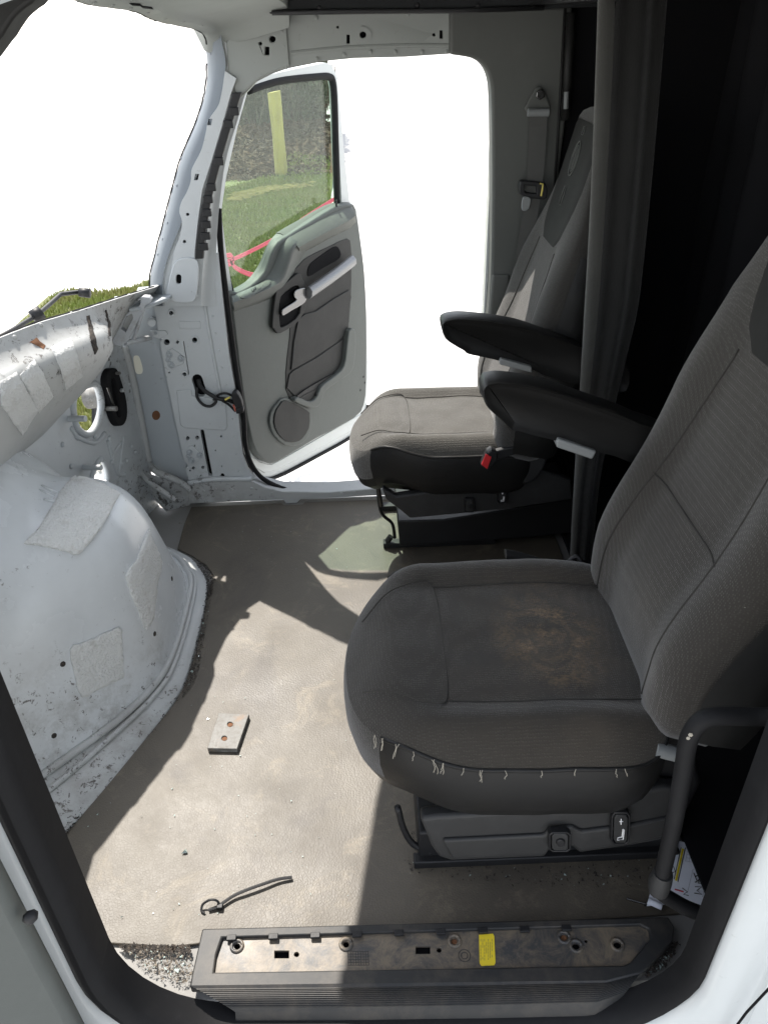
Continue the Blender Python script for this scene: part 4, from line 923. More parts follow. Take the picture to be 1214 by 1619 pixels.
# ------------------------------------------------------------------ seats
def lerp(a, b, t): return a+(b-a)*t
def seat(name, label, yc, hy, x0, x1, zc, back, fab, near):
    s = thing(name, ((x0+x1)/2, yc, 0), label, 'truck seat', 'two matching seats of the truck cab')
    cx, hx = (x0+x1)/2, (x1-x0)/2
    def B(phi):
        c, q = math.cos(phi), math.sin(phi); n = 2.9 if c < 0 else 7
        r = (abs(c)**n+abs(q)**n)**(-1/n); X = hx*r*c; Y = hy*r*q
        if c < 0: X -= .034*(1-min(1, abs(Y/hy))**2)          # rounded nose
        Y *= 1-.05*smooth_step(.2, -1, X/hx)
        return X, Y
    NPH, NR = 120, 30
    def top(X, Y, r):
        a, b = X/hx, Y/hy
        z = zc+.012*(1-r**4)+.020*smooth_step(.55, .78, abs(b))*smooth_step(1.06, .8, abs(b))*smooth_step(-1, -.5, a)
        z += .014*smooth_step(-.2, -.75, a)*smooth_step(-1.15, -.75, a)-.03*smooth_step(-.72, -1.15, a)-.012*smooth_step(.3, 1, a)
        if near: z -= .026*smooth_step(.35, 1, -b)*smooth_step(-.1, -.85, a)*smooth_step(.6, 1, r)
        z -= .020*r**14 +.003*mnoise.noise(V((X*14, Y*14, yc)))-((.014*b-.018*smooth_step(.72, 1.0, -b)) if near else 0)
        return z
    mb = MB(); rings = []
    for k in range(NR+1):
        r = .02+.98*(k/NR)**.85; ring = []
        for i in range(NPH):
            X, Y = B(2*math.pi*i/NPH); ring.append(V((cx+X*r, yc+Y*r, top(X*r, Y*r, r))))
        rings.append(ring)
    seam = rings[-1]
    def wall(f, dz):
        o = []
        for i in range(NPH):
            X, Y = B(2*math.pi*i/NPH); b = seam[i]
            o.append(V((cx+X*f, yc+Y*f, b.z+dz)))
        return o
    kz = .98 if near else .85
    walls = [wall(1.012, -.014*kz), wall(1.022, -.036*kz), wall(1.018, -.072*kz), wall(.99, -.115*kz), wall(.94, -.15*kz), wall(.86, -.168*kz)]
    mb.loft(rings, cap=False)
    mb.face([v for v in mb.bm.verts[:0]] or [mb.bm.verts.new((cx, yc, top(0, 0, 0))) for _ in range(0)]) if False else None
    mb.bm.verts.ensure_lookup_table(); mb.face(mb.bm.verts[:NPH])
    top_b = mb.bvh()
    # the front wall wraps in the same fabric; the two sides are vinyl
    lo, hi = 128, 228
    def arc(a, b): return [i % NPH for i in range(int(a/360*NPH), int(b/360*NPH)+1)]
    fr_ = arc(132, 222); sd = arc(222, 492)
    mb.loft([[w_[i] for i in fr_] for w_ in [seam]+walls[:4]], closed=False)
    cu = mb.build('cushion', fab, s, smooth=True, angle=60)
    mb = MB(); mb.loft([[w_[i] for i in sd] for w_ in [seam]+walls], closed=False); mb.loft([[walls[4][i] for i in fr_], [walls[5][i] for i in fr_]], closed=False)
    mb.loft([[walls[3][i] for i in fr_], [walls[4][i] for i in fr_]], closed=False)
    vs_ = [mb.bm.verts.new(p) for p in walls[5]]; mb.face(vs_)
    side_b = mb.bvh()
    sd_o = mb.build('side_panel', M['vinyl'], s, smooth=True, angle=60)
    mb = MB(); mb.tube([seam[i]+V((0, 0, -.003)) for i in sd], .0045, 6); mb.build('piping', M['vinyl'], cu, smooth=True)
    mb = MB()
    for pl in ([(-.62, -.60), (-.45, -.58), (-.42, .0), (-.45, .58), (-.62, .60)], [(-.45, -.58), (.2, -.60), (.98, -.58)], [(-.45, .58), (.2, .60), (.98, .58)], [(-1.0, .30), (-.8, .5), (-.62, .60)], [(-1.0, -.40), (-.8, -.5), (-.62, -.60)]):
        pts = [V((cx+a*hx, yc+b*hy, top(a*hx, b*hy, .6)-.0005)) for a, b in pl]
        pts = spline(pts, 8); mb.tube([V((p.x, p.y, top(p.x-cx, p.y-yc, .6)+.0002)) for p in pts], .0015, 6)
    mb.build('seam', M['seam'], cu, smooth=True)
    # backrest
    xb, zb, lean, ht, w0 = back
    ux = V((lean, 0, 1)).normalized(); fx = V((-ux.z, 0, ux.x))     # up the spine, forward
    def halfw(h): return w0*interp([0, .1, .3, .55, .70, .80, .90, 1.0], [.94, 1.0, 1.03, 1.08, 1.10, .98, .72, .56] if near else [.92, 1.0, 1.02, .98, .84, .68, .62, .58], h)
    def dep(h): return interp([0, .15, .5, .75, 1], [.075, .085, .075, .06, .05], h)
    def bend(h): return .028*math.exp(-((h-.18)/.16)**2)-.02*smooth_step(.5, 1, h)*0
    def S(h, t):      # front surface
        wd = halfw(h); q = (1-min(1, abs(t))**4)**.25 if abs(t) < 1 else 0
        bol = .030*smooth_step(.35, .78, abs(t))*smooth_step(.75, .5, h)
        d = dep(h)*q+bol*q+bend(h)
        return V((xb, yc, zb))+ux*(h*ht)+V((0, t*wd, 0))+fx*d
    mb = MB(); rings = []; NT = 40; HS = [0, .02, .05]+[.05+.91*i/34 for i in range(1, 35)]+[.975, .987, .995, 1.0]
    for h in HS:
        ring = []
        cap_ = 1.0
        if h > .96: cap_ = math.sqrt(max(.02, 1-((h-.96)/.04)**2))
        if h < .05: cap_ = .75+.25*math.sqrt(1-((.05-h)/.05)**2)
        c0 = V((xb, yc, zb))+ux*(h*ht)
        for i in range(NT+1):
            p = S(h, -1+2*i/NT); ring.append(c0+(p-c0)*cap_ if cap_ < 1 else p)
        for i in range(1, 12):
            t = 1-2*i/12; q = (1-abs(t)**5)**.2
            p = c0+V((0, t*halfw(h), 0))-fx*dep(h)*.75*q; ring.append(c0+(p-c0)*cap_)
        rings.append(ring)
    mb.loft(rings)
    bk_b = mb.bvh(); bk = mb.build('backrest', fab if near else M['fabric_plain'], s, smooth=True, angle=60)
    # seams and smooth head panel
    mb = MB()
    for sg in (-1, 1):
        mb.tube([S(h, sg*interp([0, .3, .6], [.60, .55, .42], h)) for h in [i/30*.62 for i in range(2, 31)]], .0022, 6)
    mb.tube([S(.34, t) for t in [-.55+1.1*i/16 for i in range(17)]], .0022, 6)
    mb.build('seam', M['seam'], bk, smooth=True)
    mb = MB(); rings = []
    for i in range(22):
        h = .63+.325*i/21; ww = interp([.63, .66, .8, .94, .955], [.30, .46, .78, .86, .70], h); rings.append([S(h, ww*(-1+2*j/16))+fx*(.0025 if 0 < j < 16 else -.001) for j in range(17)])
    mb.loft(rings, closed=False); mb.build('head_panel', M['head'], bk, smooth=True)
    if not near:
        mb = MB()
        def E(du, dh): return S(.86+dh, du)+fx*.004
        el = [E(.16*math.cos(a), .045*math.sin(a)) for a in [2*math.pi*i/24 for i in range(25)]]; mb.tube(el, .0016, 6)
        el = [E(.10*math.cos(a), .034*math.sin(a)) for a in [2*math.pi*i/24 for i in range(25)]]; mb.tube(el, .0012, 6)
        mb.tube([E(0, -.028), E(.03, 0), E(0, .028)], .0014, 6); mb.tube([E(0, -.028), E(-.03, 0), E(0, .028)], .0014, 6)
        for q in (-.075, .062): mb.tube([E(-.05, q), E(.05, q), E(.05, q-.05 if q < 0 else q+.02), E(-.05, q-.05 if q < 0 else q+.02), E(-.05, q)], .0012, 6)
        mb.build('emblem', M['trim_pillar'], bk, smooth=True)
    # side faces of the backrest in vinyl (outboard / inboard edge bands)
    for sg in (-1,):
        mb = MB(); rings = []
        for i in range(26):
            h = .05+.60*i/25; c0 = V((xb, yc, zb))+ux*(h*ht); wd = halfw(h)
            rings.append([S(h, sg*.985)+V((0, sg*.004, 0)), c0+V((0, sg*(wd*1.0+.008), 0))+fx*.02, c0+V((0, sg*(wd*1.0+.008), 0))-fx*.03, c0+V((0, sg*wd*.93, 0))-fx*dep(h)*.72])
        mb.loft(rings, closed=False); mb.build('backrest_side', M['vinyl'] if not near else M['trim_dark'], bk, smooth=True)
    return s, cu, sd_o, bk, seam, side_b, bk_b
NS, ncu, nsd, nbk, N_SEAM, n_side, n_back = seat('truck_seat', 'worn grey fabric seat beside the near door with frayed stitching and brown stain', 1.092, .260, -.037, .50, .458, (.552, .40, .24, .96, .262), M['fabric'], True)
FS, fcu, fsd, fbk, f_top, f_side, f_back = seat('truck_seat', 'grey fabric seat on the far side with red belt buckle and emblem on its headrest', 2.085, .212, -.036, .47, .458, (.442, .40, .20, .90, .245), M['fabric_far'], False)

# frayed threads on the near cushion edge
mb = MB()
ICM = CM.transposed()
def proj_u(p):
    q = ICM @ (p-CAM); return 607+FPX*q.x/-q.z
edge_ = [p for p in N_SEAM if p.y < 1.0]
for u, L_ in ((597, 26), (604, 20), (628, 26), (655, 12), (690, 26), (696, 16), (725, 8), (762, 22), (800, 9), (850, 7), (905, 8), (962, 9), (990, 10)):
    l = min(edge_, key=lambda p: abs(proj_u(p)-u)+(30 if p.x > .45 else 0))
    for k in range(2 if L_ > 15 else 1):
        q = [l+V((random.uniform(-.004, .004), -.006, .004)), l+V((random.uniform(-.003, .003), -.0085, -.004))]
        for t in range(4): q.append(q[-1]+V((random.uniform(-.0022, .0022), random.uniform(-.0012, .0004), -L_*.0008/4*(1+random.uniform(-.4, .5)))))
        mb.tube(spline(q, 2), .0006, 4)
mb.build('loose_thread', M['thread'], ncu, split=True)
# near seat base skirt with two switches
yb = .87
mb = MB(); sk = [(664, 1296), (690, 1292), (760, 1288), (860, 1280), (980, 1262), (1015, 1252), (1050, 1246), (1080, 1250), (1076, 1318), (1040, 1330), (1000, 1338), (915, 1350), (905, 1340), (870, 1344), (862, 1356), (712, 1362), (694, 1356), (682, 1340)]
mb.poly(PY(yb, *sk), (0, .03, 0)); nb = mb.build('base_skirt', M['plastic'], NS, bevel=.008)
mb = MB(); mb.poly(PY(yb-.008, (700, 1330), (860, 1322), (868, 1312), (905, 1308), (920, 1316), (1000, 1306), (1070, 1292), (1072, 1318), (1000, 1334), (915, 1346), (905, 1337), (870, 1341), (862, 1352), (714, 1358)), (0, .012, 0)); mb.build('skirt_ledge', M['plastic'], nb, bevel=.005)
def switch(parent, y, u, v, wu, hv, tilt, icon):
    o = circ(0, 0, 1)
    def q(a, b): return (u+a*wu+tilt*b*hv, v+b*hv)
    rr = [q(a*(1-.0), b) for a, b in ((-.7, -1), (.7, -1), (1, -.75), (1, .75), (.7, 1), (-.7, 1), (-1, .75), (-1, -.75))]
    mb = MB(); mb.poly(PY(y-.012, *[(u+(a-u)*1.35, v+(b-v)*1.2) for a, b in rr]), (0, .014, 0), [PY(y-.012, *[(u+(a-u)*1.12, v+(b-v)*1.06) for a, b in rr])]); sw = mb.build('switch', M['black'], parent, bevel=.0015)
    mb = MB(); mb.poly(PY(y-.010, *rr), (0, .010, 0)); mb.build('rocker', M['plastic'], sw, bevel=.002)
    if icon:
        mb = MB(); yy = y-.0115; k = .0006*hv/22
        L = [[(-.25, -.55), (.25, -.55)], [(0, -.75), (0, -.35)], [(.32, .0), (.18, .55), (-.42, .62), (-.45, .78), (.36, .74), (.48, .05), (.32, .0)]]
        for l in L: mb.tube([P(*q(a, b), y=yy) for a, b in l], .0011, 5)
        mb.build('icon', M['icon'], sw)
    else:
        mb = MB(); mb.poly(PY(y-.014, *circ(u+.1*wu, v+.15*hv, wu*.55, hv*.45)), (0, .006, 0)); mb.build('knob', M['black'], sw, bevel=.002)
switch(nb, yb-.008, 981, 1311, 11, 22, -.03, True); switch(nb, yb-.008, 885, 1332, 13, 13, .0, False)
mb = MB(); mb.poly(PY(.90, (1018, 1196), (1060, 1160), (1095, 1165), (1110, 1240), (1080, 1300), (1020, 1290)), (0, .05, 0)); mb.build('recliner_cover', M['black'], NS, bevel=.012)
mb = MB(); q = P(1045, 1190, y=.862); mb.cyl(q+V((-.015, 0, .012)), q+V((.03, .0, -.006)), .014); mb.build('recliner_pivot', M['knob'], NS, smooth=True, angle=40)
mb = MB(); mb.box((.06, .93, .004), (.60, 1.22, .10)); mb.box((.10, .92, .10), (.56, 1.25, .31)); mb.build('pedestal', M['black'], NS, bevel=.006)
mb = MB(); mb.box((.05, .915, .0), (.60, .94, .022)); mb.box((.05, 1.20, .0), (.60, 1.225, .022)); mb.build('floor_rail', M['steel'] if False else M['black'], NS, bevel=.003, split=True)
mb = MB(); q = P(640, 1310, y=.95); mb.tube(spline([V((.02, .95, .16)), V((.03, .945, .10)), V((.05, .94, .05)), V((.09, .935, .025))], 4), .007, 8); mb.build('slide_lever', M['black'], NS, smooth=True)
mb = MB(); q = [P(798, 874, y=1.40), P(824, 880, y=1.40), P(870, 893, y=1.37), P(935, 912, y=1.33)]
rings = [[p+V((0, 0, wd)), p+V((.0, -.02, wd*.6)), p+V((0, -.02, -wd*.6)), p+V((0, 0, -wd)), p+V((0, .016, 0))] for p, wd in zip(q, (.011, .013, .009, .008))]
mb.loft(rings); mb.build('buckle_stalk', M['black'], NS, bevel=.002)
mb = MB(); mb.tube(spline([P(885, 905, y=1.35), P(910, 880, y=1.36), P(925, 900, y=1.34), P(940, 905, y=1.33)], 5), .006, 6); mb.build('belt_clip', M['black'], NS, smooth=True)
# far seat base
yb = 1.905
mb = MB(); sk = [(604, 772), (626, 785), (720, 772), (808, 752), (842, 738), (903, 760), (905, 790), (830, 801), (745, 811), (648, 820), (634, 808), (610, 790)]
mb.poly(PY(yb, *sk), (0, .03, 0)); fb = mb.build('base_skirt', M['plastic'], FS, bevel=.006)
mb = MB(); mb.poly(PY(yb-.02, *spl2([(811, 758), (818, 730), (836, 702), (850, 694), (868, 700), (864, 730), (850, 756), (830, 766)], 3, True)), (0, .03, 0)); mb.build('recliner_cover', M['plastic'], FS, bevel=.008)
switch(fb, yb, 742, 800, 6, 9, 0, False); switch(fb, yb, 794, 785, 6, 10, 0, True)
mb = MB(); a = PY(2.03, (628, 824), (700, 822), (906, 790), (908, 842), (840, 850), (632, 864)); mb.poly(a, (0, .25, 0)); mb.build('pedestal', M['black'], FS, bevel=.005)
mb = MB(); q0, q1 = P(606, 861, z=.012), P(640, 859, z=.012); mb.box((q0.x, q0.y-.01, .002), (q1.x+.3, q0.y+.02, .022)); mb.box((q0.x, q0.y+.22, .002), (q1.x+.3, q0.y+.25, .022)); mb.build('floor_rail', M['black'], FS, bevel=.003, split=True)
mb = MB(); mb.cyl(P(612, 856, y=2.06), P(618, 852, y=2.06)+V((0, 0, .01)), .010); mb.build('bolt', M['black'], FS)
mb = MB(); mb.tube(spline([P(596, 758, y=2.00), P(600, 800, y=2.03), P(606, 815, y=2.04), P(620, 828, y=2.05), P(624, 850, y=2.06)], 5), .0055, 8); mb.build('slide_lever', M['chrome'] if False else M['black'], FS, smooth=True)
mb = MB(); mb.cyl(P(597, 762, y=1.995), P(603, 800, y=2.0), .006, 8); mb.build('gas_strut', M['chrome'], FS, smooth=True, angle=40)
mb = MB(); mb.poly(PY(1.84, (770, 716), (777, 712), (786, 716), (786, 728), (771, 745), (760, 737)), (0, .03, 0)); mb.poly(PY(1.85, (781, 714), (832, 702), (834, 712), (786, 728)), (0, .018, 0)); bu = mb.build('belt_buckle', M['black'], FS, bevel=.003)
mb = MB(); mb.poly(PY(1.836, (768, 718), (777, 723), (770, 742), (761, 735)), (0, .006, 0)); mb.build('release_button', M['red'], bu, bevel=.001)
# armrests
def arm(parent, y, th, outl, knob):
    mb = MB(); O = spl2(outl, 3, True); pts = PY(y, *O); c = sum(pts, V())/len(pts); rings = []
    for k, (dy, sc_) in enumerate(((.004, .90), (0.0, .955), (.008, .985), (.02, 1), (th-.02, 1), (th-.008, .985), (th, .955), (th-.004, .90))):
        rings.append([c+(p-c)*sc_+V((0, dy, 0)) if True else p for p in pts])
    # keep the section's thickness in z by insetting along the outline normal instead of scaling
    n = len(pts); nor = []
    for i in range(n):
        t = pts[(i+1) % n]-pts[i-1]; q = V((t.z, 0, -t.x)).normalized(); q = q if q.dot(pts[i]-c) > 0 else -q; nor.append(q)
    rings = [[p-q*ins+V((0, dy, 0)) for p, q in zip(pts, nor)] for dy, ins in ((.010, .017), (.003, .008), (.0, .0035), (.010, .0), (th-.010, .0), (th, .0035), (th-.003, .008), (th-.010, .017))]
    mb.loft(rings); a = mb.build('armrest', M['vinyl'], parent, smooth=True, angle=70)
    mb = MB(); mb.tube([p+V((0, .003, 0))-q*.004 for p, q in zip(pts, nor)][2:22], .0018, 5); mb.build('stitching', M['seam'], a)
    mb = MB(); mb.poly(PY(y-.006, *knob), (0, .04, 0)); mb.build('tilt_knob', M['knob'], a, bevel=.004)
arm(FS, 1.79, .065, [(698, 517), (703, 507), (725, 503), (755, 505), (787, 509), (820, 515), (848, 524), (900, 541), (934, 553), (990, 575), (990, 620), (936, 615), (889, 604), (860, 596), (844, 588), (815, 580), (791, 573), (765, 567), (741, 562), (733, 556), (722, 550), (704, 537)], [(789, 570), (792, 567), (840, 580), (841, 590), (790, 577)])
arm(NS, 1.36, .065, [(762, 622), (767, 609), (778, 605), (800, 604), (848, 611), (890, 623), (931, 637), (975, 652), (1013, 668), (1060, 690), (1050, 750), (972, 724), (945, 718), (922, 711), (895, 705), (881, 700), (848, 692), (820, 684), (807, 682), (797, 671), (785, 660), (770, 645)], [(879, 698), (883, 694), (943, 714), (936, 727), (880, 708)])

# ------------------------------------------------------------------ curtain
cu_ = thing('sleeper_curtain', (.58, 1.8, 0), 'grey cloth curtain hanging bunched between the far seat and the dark sleeper', 'curtain')
Lt, Lb = P(955, -10, y=1.74), P(907, 882, y=1.76); plan = []
mb = MB(); rings = []
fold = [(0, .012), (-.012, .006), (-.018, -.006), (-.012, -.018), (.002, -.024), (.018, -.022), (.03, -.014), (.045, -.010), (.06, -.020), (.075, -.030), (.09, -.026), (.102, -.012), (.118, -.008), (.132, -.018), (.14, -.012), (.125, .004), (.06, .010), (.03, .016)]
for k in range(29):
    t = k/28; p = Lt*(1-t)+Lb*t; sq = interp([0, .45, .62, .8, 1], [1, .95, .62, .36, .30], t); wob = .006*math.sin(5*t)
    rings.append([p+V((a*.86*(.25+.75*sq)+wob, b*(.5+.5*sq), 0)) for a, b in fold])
mb.loft([[r_[k] for k in (17, 0, 1, 2, 3, 4, 5)] for r_ in rings], closed=False); mb.build('front_edge', M['curtain'], cu_, smooth=True, sub=1)  # front edge takes a lighter tone, the rest a darker one
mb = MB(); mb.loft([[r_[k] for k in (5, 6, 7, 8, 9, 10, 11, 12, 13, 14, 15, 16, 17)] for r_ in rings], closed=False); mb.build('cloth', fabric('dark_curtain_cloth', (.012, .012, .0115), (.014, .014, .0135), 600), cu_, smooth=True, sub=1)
mb = MB(); mb.box((.46, 1.45, 1.50), (.60, 2.30, 1.515)); mb.build('track', M['black'], cu_)

# ------------------------------------------------------------------ seat belt on the rear pillar
sb = thing('seat_belt', P(850, 150, y=2.31), 'grey seat belt hanging from a triangular anchor on the far rear pillar', 'seat belt')
y0 = 2.305
mb = MB(); mb.poly(PY(y0, *spl2([(846, 140), (852, 138), (858, 141), (868, 164), (870, 172), (866, 180), (836, 180), (829, 172), (832, 166)], 2, True)), (0, .008, 0)); mb.build('anchor_plate', M['trim_pillar'], sb, bevel=.003)
mb = MB(); q = P(853, 149, y=y0); mb.cyl(q+V((0, .005, 0)), q-V((0, .012, 0)), .013, 6); mb.build('bolt', M['chrome'], sb, bevel=.002)
mb = MB()
rings = []
for (u, v, wd, yy) in ((850, 172, 15, 2.296), (850, 200, 14, 2.290), (848, 250, 13, 2.285), (845, 290, 12.5, 2.278), (842, 310, 12, 2.274), (836, 350, 12, 2.268), (829, 400, 12, 2.262), (820, 450, 12, 2.255), (812, 500, 12, 2.25), (806, 560, 12, 2.25)):
    rings.append([P(u-wd, v, y=yy), P(u+wd, v, y=yy), P(u+wd, v, y=yy+.004), P(u-wd, v, y=yy+.004)])
mb.loft(rings); mb.build('webbing', M['belt'], sb)
mb = MB(); mb.cyl(P(834, 178, y=2.292), P(867, 178, y=2.292), .010); mb.build('guide_loop', M['knob'], sb, smooth=True, angle=40)
mb = MB(); mb.poly(PY(2.262, *spl2([(822, 291), (827, 286), (856, 289), (864, 294), (865, 308), (860, 316), (826, 310), (821, 303)], 2, True)), (0, .03, 0), [PY(2.262, (829, 293), (848, 295), (848, 307), (829, 304))]); bk_ = mb.build('latch', M['black'], sb, bevel=.003)
mb = MB(); mb.tube([P(853, 290, y=2.258), P(858, 291, y=2.258), P(857, 300, y=2.258), P(855, 310, y=2.258)], .0025, 6); mb.build('latch_clip', M['wireyellow'], bk_)
mb = MB(); mb.poly(PY(2.256, *spl2([(826, 313), (832, 311), (839, 315), (836, 330), (828, 334), (824, 329)], 2, True)), (0, .006, 0)); mb.build('tongue', M['knob'], sb, bevel=.002)

# ------------------------------------------------------------------ near grab handle
gh = thing('grab_handle', P(1045, 1400, y=.74), 'black tubular grab handle with rubber collar beside the near door frame', 'grab handle')
y0 = .74
mb = MB(); pth = spline([P(1235, 1134, y=.73), P(1190, 1133, y=y0), P(1130, 1133, y=y0), P(1104, 1143, y=y0), P(1088, 1170, y=y0), P(1080, 1215, y=y0), P(1067, 1290, y=y0), P(1055, 1345, y=y0), P(1044, 1395, y=y0), P(1046, 1412, y=y0), P(1064, 1424, y=y0), P(1090, 1438, y=.73), P(1130, 1452, y=.715)], 6); mb.tube(pth, .0135, 14); mb.build('tube', M['rubber'], gh, smooth=True)
mb = MB(); mb.tube([P(1048, 1380, y=y0), P(1043, 1394, y=y0), P(1040, 1408, y=y0)], lambda t: .0165+.003*math.sin(t*3), 16); mb.build('collar', M['plastic'], gh, smooth=True, angle=50)
mb = MB(); l = P(1091, 1162, y=y0-.0125); mb.ball(l, .0035, V((-.3, -1, .3)), .3, 6); mb.ball(l+V((-.002, 0, -.007)), .003, V((-.3, -1, .3)), .3, 6); mb.build('chipped_patch', M['thread'], gh, split=True)

# ------------------------------------------------------------------ sill plate
sp = thing('sill_plate', (.08, .74, 0), 'scuffed dark plastic step sill plate with a yellow sticker in the near doorway', 'sill plate')
zt = .028
o_top = [(320, 1468), (1056, 1449), (1066, 1466), (1062, 1490), (1014, 1538), (960, 1552), (300, 1560), (302, 1548)]
rec = spl2([(352, 1481), (1010, 1461), (1025, 1468), (1027, 1484), (996, 1521), (985, 1526), (338, 1537), (342, 1510)], 1, True)
def hl(lst): return [PZ(zt, *h) for h in lst]
mb = MB(); mb.poly(PZ(zt, *o_top), (0, 0, -.022), hl([rec]))
ft = PZ(zt, (1014, 1538), (960, 1552), (300, 1560)); fbm = PZ(-.01, (1004, 1560), (968, 1588), (368, 1600), (318, 1590))
sf = mb.build('frame', M['sill_frame'], sp, bevel=.003)
mb = MB(); A0 = [P(300, 1558, z=zt), P(520, 1556, z=zt), P(740, 1553, z=zt), P(960, 1549, z=zt), P(1014, 1536, z=zt)]
B0 = [P(372, 1600, z=-.004), P(540, 1600, z=-.004), P(760, 1597, z=-.004), P(940, 1592, z=-.004), P(985, 1575, z=-.004)]
NR_ = 28; rings = []
for k in range(NR_+1):
    t = k/NR_; bump_ = .0011 if (k % 2 and 3 < k < 25) else 0
    rings.append([a*(1-t)+b*t+V((0, -bump_, bump_+.006*math.sin(math.pi*t))) for a, b in zip(A0, B0)])
rings.append([p+V((0, -.012, -.03)) for p in rings[-1]])
mb.loft(rings, closed=False); mb.build('ribbed_step', M['sill_frame'], sp, smooth=True, angle=25)
hs = [circ(375, 1496, 5), circ(547, 1493, 5), circ(718, 1488, 5, 5), circ(891, 1482, 6, 5), circ(910, 1496, 6, 5), circ(975, 1494, 6.5, 5.5), rect(434, 1503, 457, 1515), circ(469, 1509, 4), rect(657, 1496, 680, 1508), circ(694, 1502, 4), circ(926, 1488, 2.5)]
rec_in = spl2([(349, 1479), (1012, 1459), (1027, 1466), (1030, 1486), (998, 1524), (986, 1529), (335, 1540), (340, 1510)], 1, True)
z2 = zt-.008
mb = MB(); mb.poly(PZ(z2, *rec_in), (0, 0, -.006), [PZ(z2, *h) for h in hs]); tr2 = mb.build('tread', M['sill'], sp, bevel=.0008)
mb = MB(); mb.poly(PZ(z2-.013, (345, 1484), (1020, 1463), (1020, 1490), (990, 1522), (340, 1533)), (0, 0, -.003)); mb.build('underlay', M['void'], tr2)
for u, v in ((375, 1496), (547, 1493), (718, 1488), (891, 1482), (910, 1496), (975, 1494)):
    mb = MB(); q = P(u, v, z=z2); mb.tube([q+V((.0105*math.cos(a), .0105*math.sin(a), .0005)) for a in [2*math.pi*i/16 for i in range(18)]], .0035, 6); mb.build('screw_boss', M['sill'], tr2, smooth=True)
for u, v in ((718, 1490), (891, 1484)):
    mb = MB(); q = P(u, v, z=z2-.006); mb.cyl(q-V((0, 0, .004)), q+V((0, 0, .002)), .006, 6); mb.build('screw', M['rust'], tr2)
mb = MB(); q = P(734, 1511, z=z2)
for r in (.006, .011): mb.tube([q+V((r*math.cos(a), r*math.sin(a), .0003)) for a in [2*math.pi*i/16 for i in range(18)]], .0008, 5)
for i in range(9):
    a0 = P(550+i*4.0, 1504, z=z2); a1 = P(551+i*4.0, 1526, z=z2); mb.tube([a0, a1], .0005, 4)
for i in range(6): mb.tube([P(550, 1504+i*4.4, z=z2), P(583, 1504+i*4.4, z=z2)], .0005, 4)
mb.build('moulded_mark', M['sill_frame'], tr2)
for i in range(9):
    u = 366+i*66; v = 1479.5-i*1.95
    mb = MB(); a = P(u-7, v, z=zt); mb.box(a+V((0, -.009, -.004)), a+V((.018, .0015, .0015))); mb.build('clip_tab', M['black'], tr2, bevel=.001)
mb = MB(); mb.poly(PZ(z2+.0012, *spl2([(757, 1478), (779, 1476), (781, 1480), (783, 1522), (781, 1526), (761, 1527), (758, 1523)], 1, True)), (0, 0, -.001)); st = mb.build('sticker', M['yellow'], tr2)
mb = MB()
for j, (a, b) in enumerate(((.1, .9), (.12, .85), (.1, .9), (.15, .6), (.1, .88), (.12, .8), (.1, .9))):
    for i in range(7):
        if random.random() < .25: continue
        u = 759+3.0*j; v0 = 1480+44*(a+(b-a)*i/7); mb.poly(PZ(z2+.0018, (u, v0), (u+1.3, v0), (u+1.3, v0+4), (u, v0+4)), (0, 0, -.0004))
mb.build('print', M['inkfaint'], st)

# ------------------------------------------------------------------ small things on the floor
pl_ = thing('steel_plate', P(361, 1160, z=0), 'small rectangular steel plate with two rusty screw holes lying on the floor mat', 'steel plate')
za = .014
mb = MB(); pts = PZ(za, (346, 1127), (394, 1129), (375, 1184), (328, 1183)); h_ = [PZ(za, *circ(364, 1145, 4.5, 4)), PZ(za, *circ(355, 1167, 4.5, 4))]; mb.poly(pts, (0, 0, -za+.0005), h_); mb.build('plate', M['steel'], pl_, bevel=.0015)
for u, v in ((364, 1145), (355, 1167)):
    mb = MB(); q = P(u, v, z=za-.003); mb.cyl(q-V((0, 0, .008)), q, .008, 14); mb.build('screw', M['rust'], pl_)
ct = thing('cable_tie', P(400, 1410, z=0), 'cut black cable tie lying in the sunlight on the floor mat', 'cable tie')
mb = MB(); q = [P(u, v, z=zz) for u, v, zz in ((462, 1387, .006), (440, 1390, .008), (415, 1398, .010), (390, 1407, .010), (370, 1416, .008), (352, 1428, .007), (346, 1433, .006), (330, 1439, .004))]
mb.tube(spline(q, 6), .0036, 6, flat=.55); mb.build('tail', M['black'], ct)
mb = MB(); q = [P(u, v, z=zz) for u, v, zz in ((348, 1432, .006), (343, 1424, .016), (332, 1423, .018), (321, 1430, .010), (319, 1440, .004), (324, 1444, .003))]; mb.tube(spline(q, 6), .0026, 6, flat=.6); mb.build('loop', M['black'], ct)
mb = MB(); q = P(348, 1434, z=.005); mb.box(q-V((.006, .005, .004)), q+V((.006, .005, .005))); mb.build('head', M['black'], ct, bevel=.0015)
pp = thing('paper_sheet', P(1070, 1380, z=0), 'folded white paper with handwriting tucked behind the grab handle', 'paper')
zp = .012
mb = MB(); pc = PZ(zp, (1060, 1326), (1136, 1346), (1110, 1436), (1070, 1428), (1022, 1432), (1028, 1408))
mb.poly(pc, (0, 0, -.002)); sh = mb.build('sheet', M['paper'], pp)
mb = MB(); mb.tube([P(1024, 1424, z=.014), P(1046, 1434, z=.016)], .007, 10, flat=.6); mb.build('rolled_edge', M['paper'], pp, smooth=True)
def ink(name, mat, lines, r):
    mb = MB()
    for l in lines: mb.tube([P(u, v, z=zp+.001) for u, v in l], r, 5, flat=.4)
    mb.build(name, mat, sh)
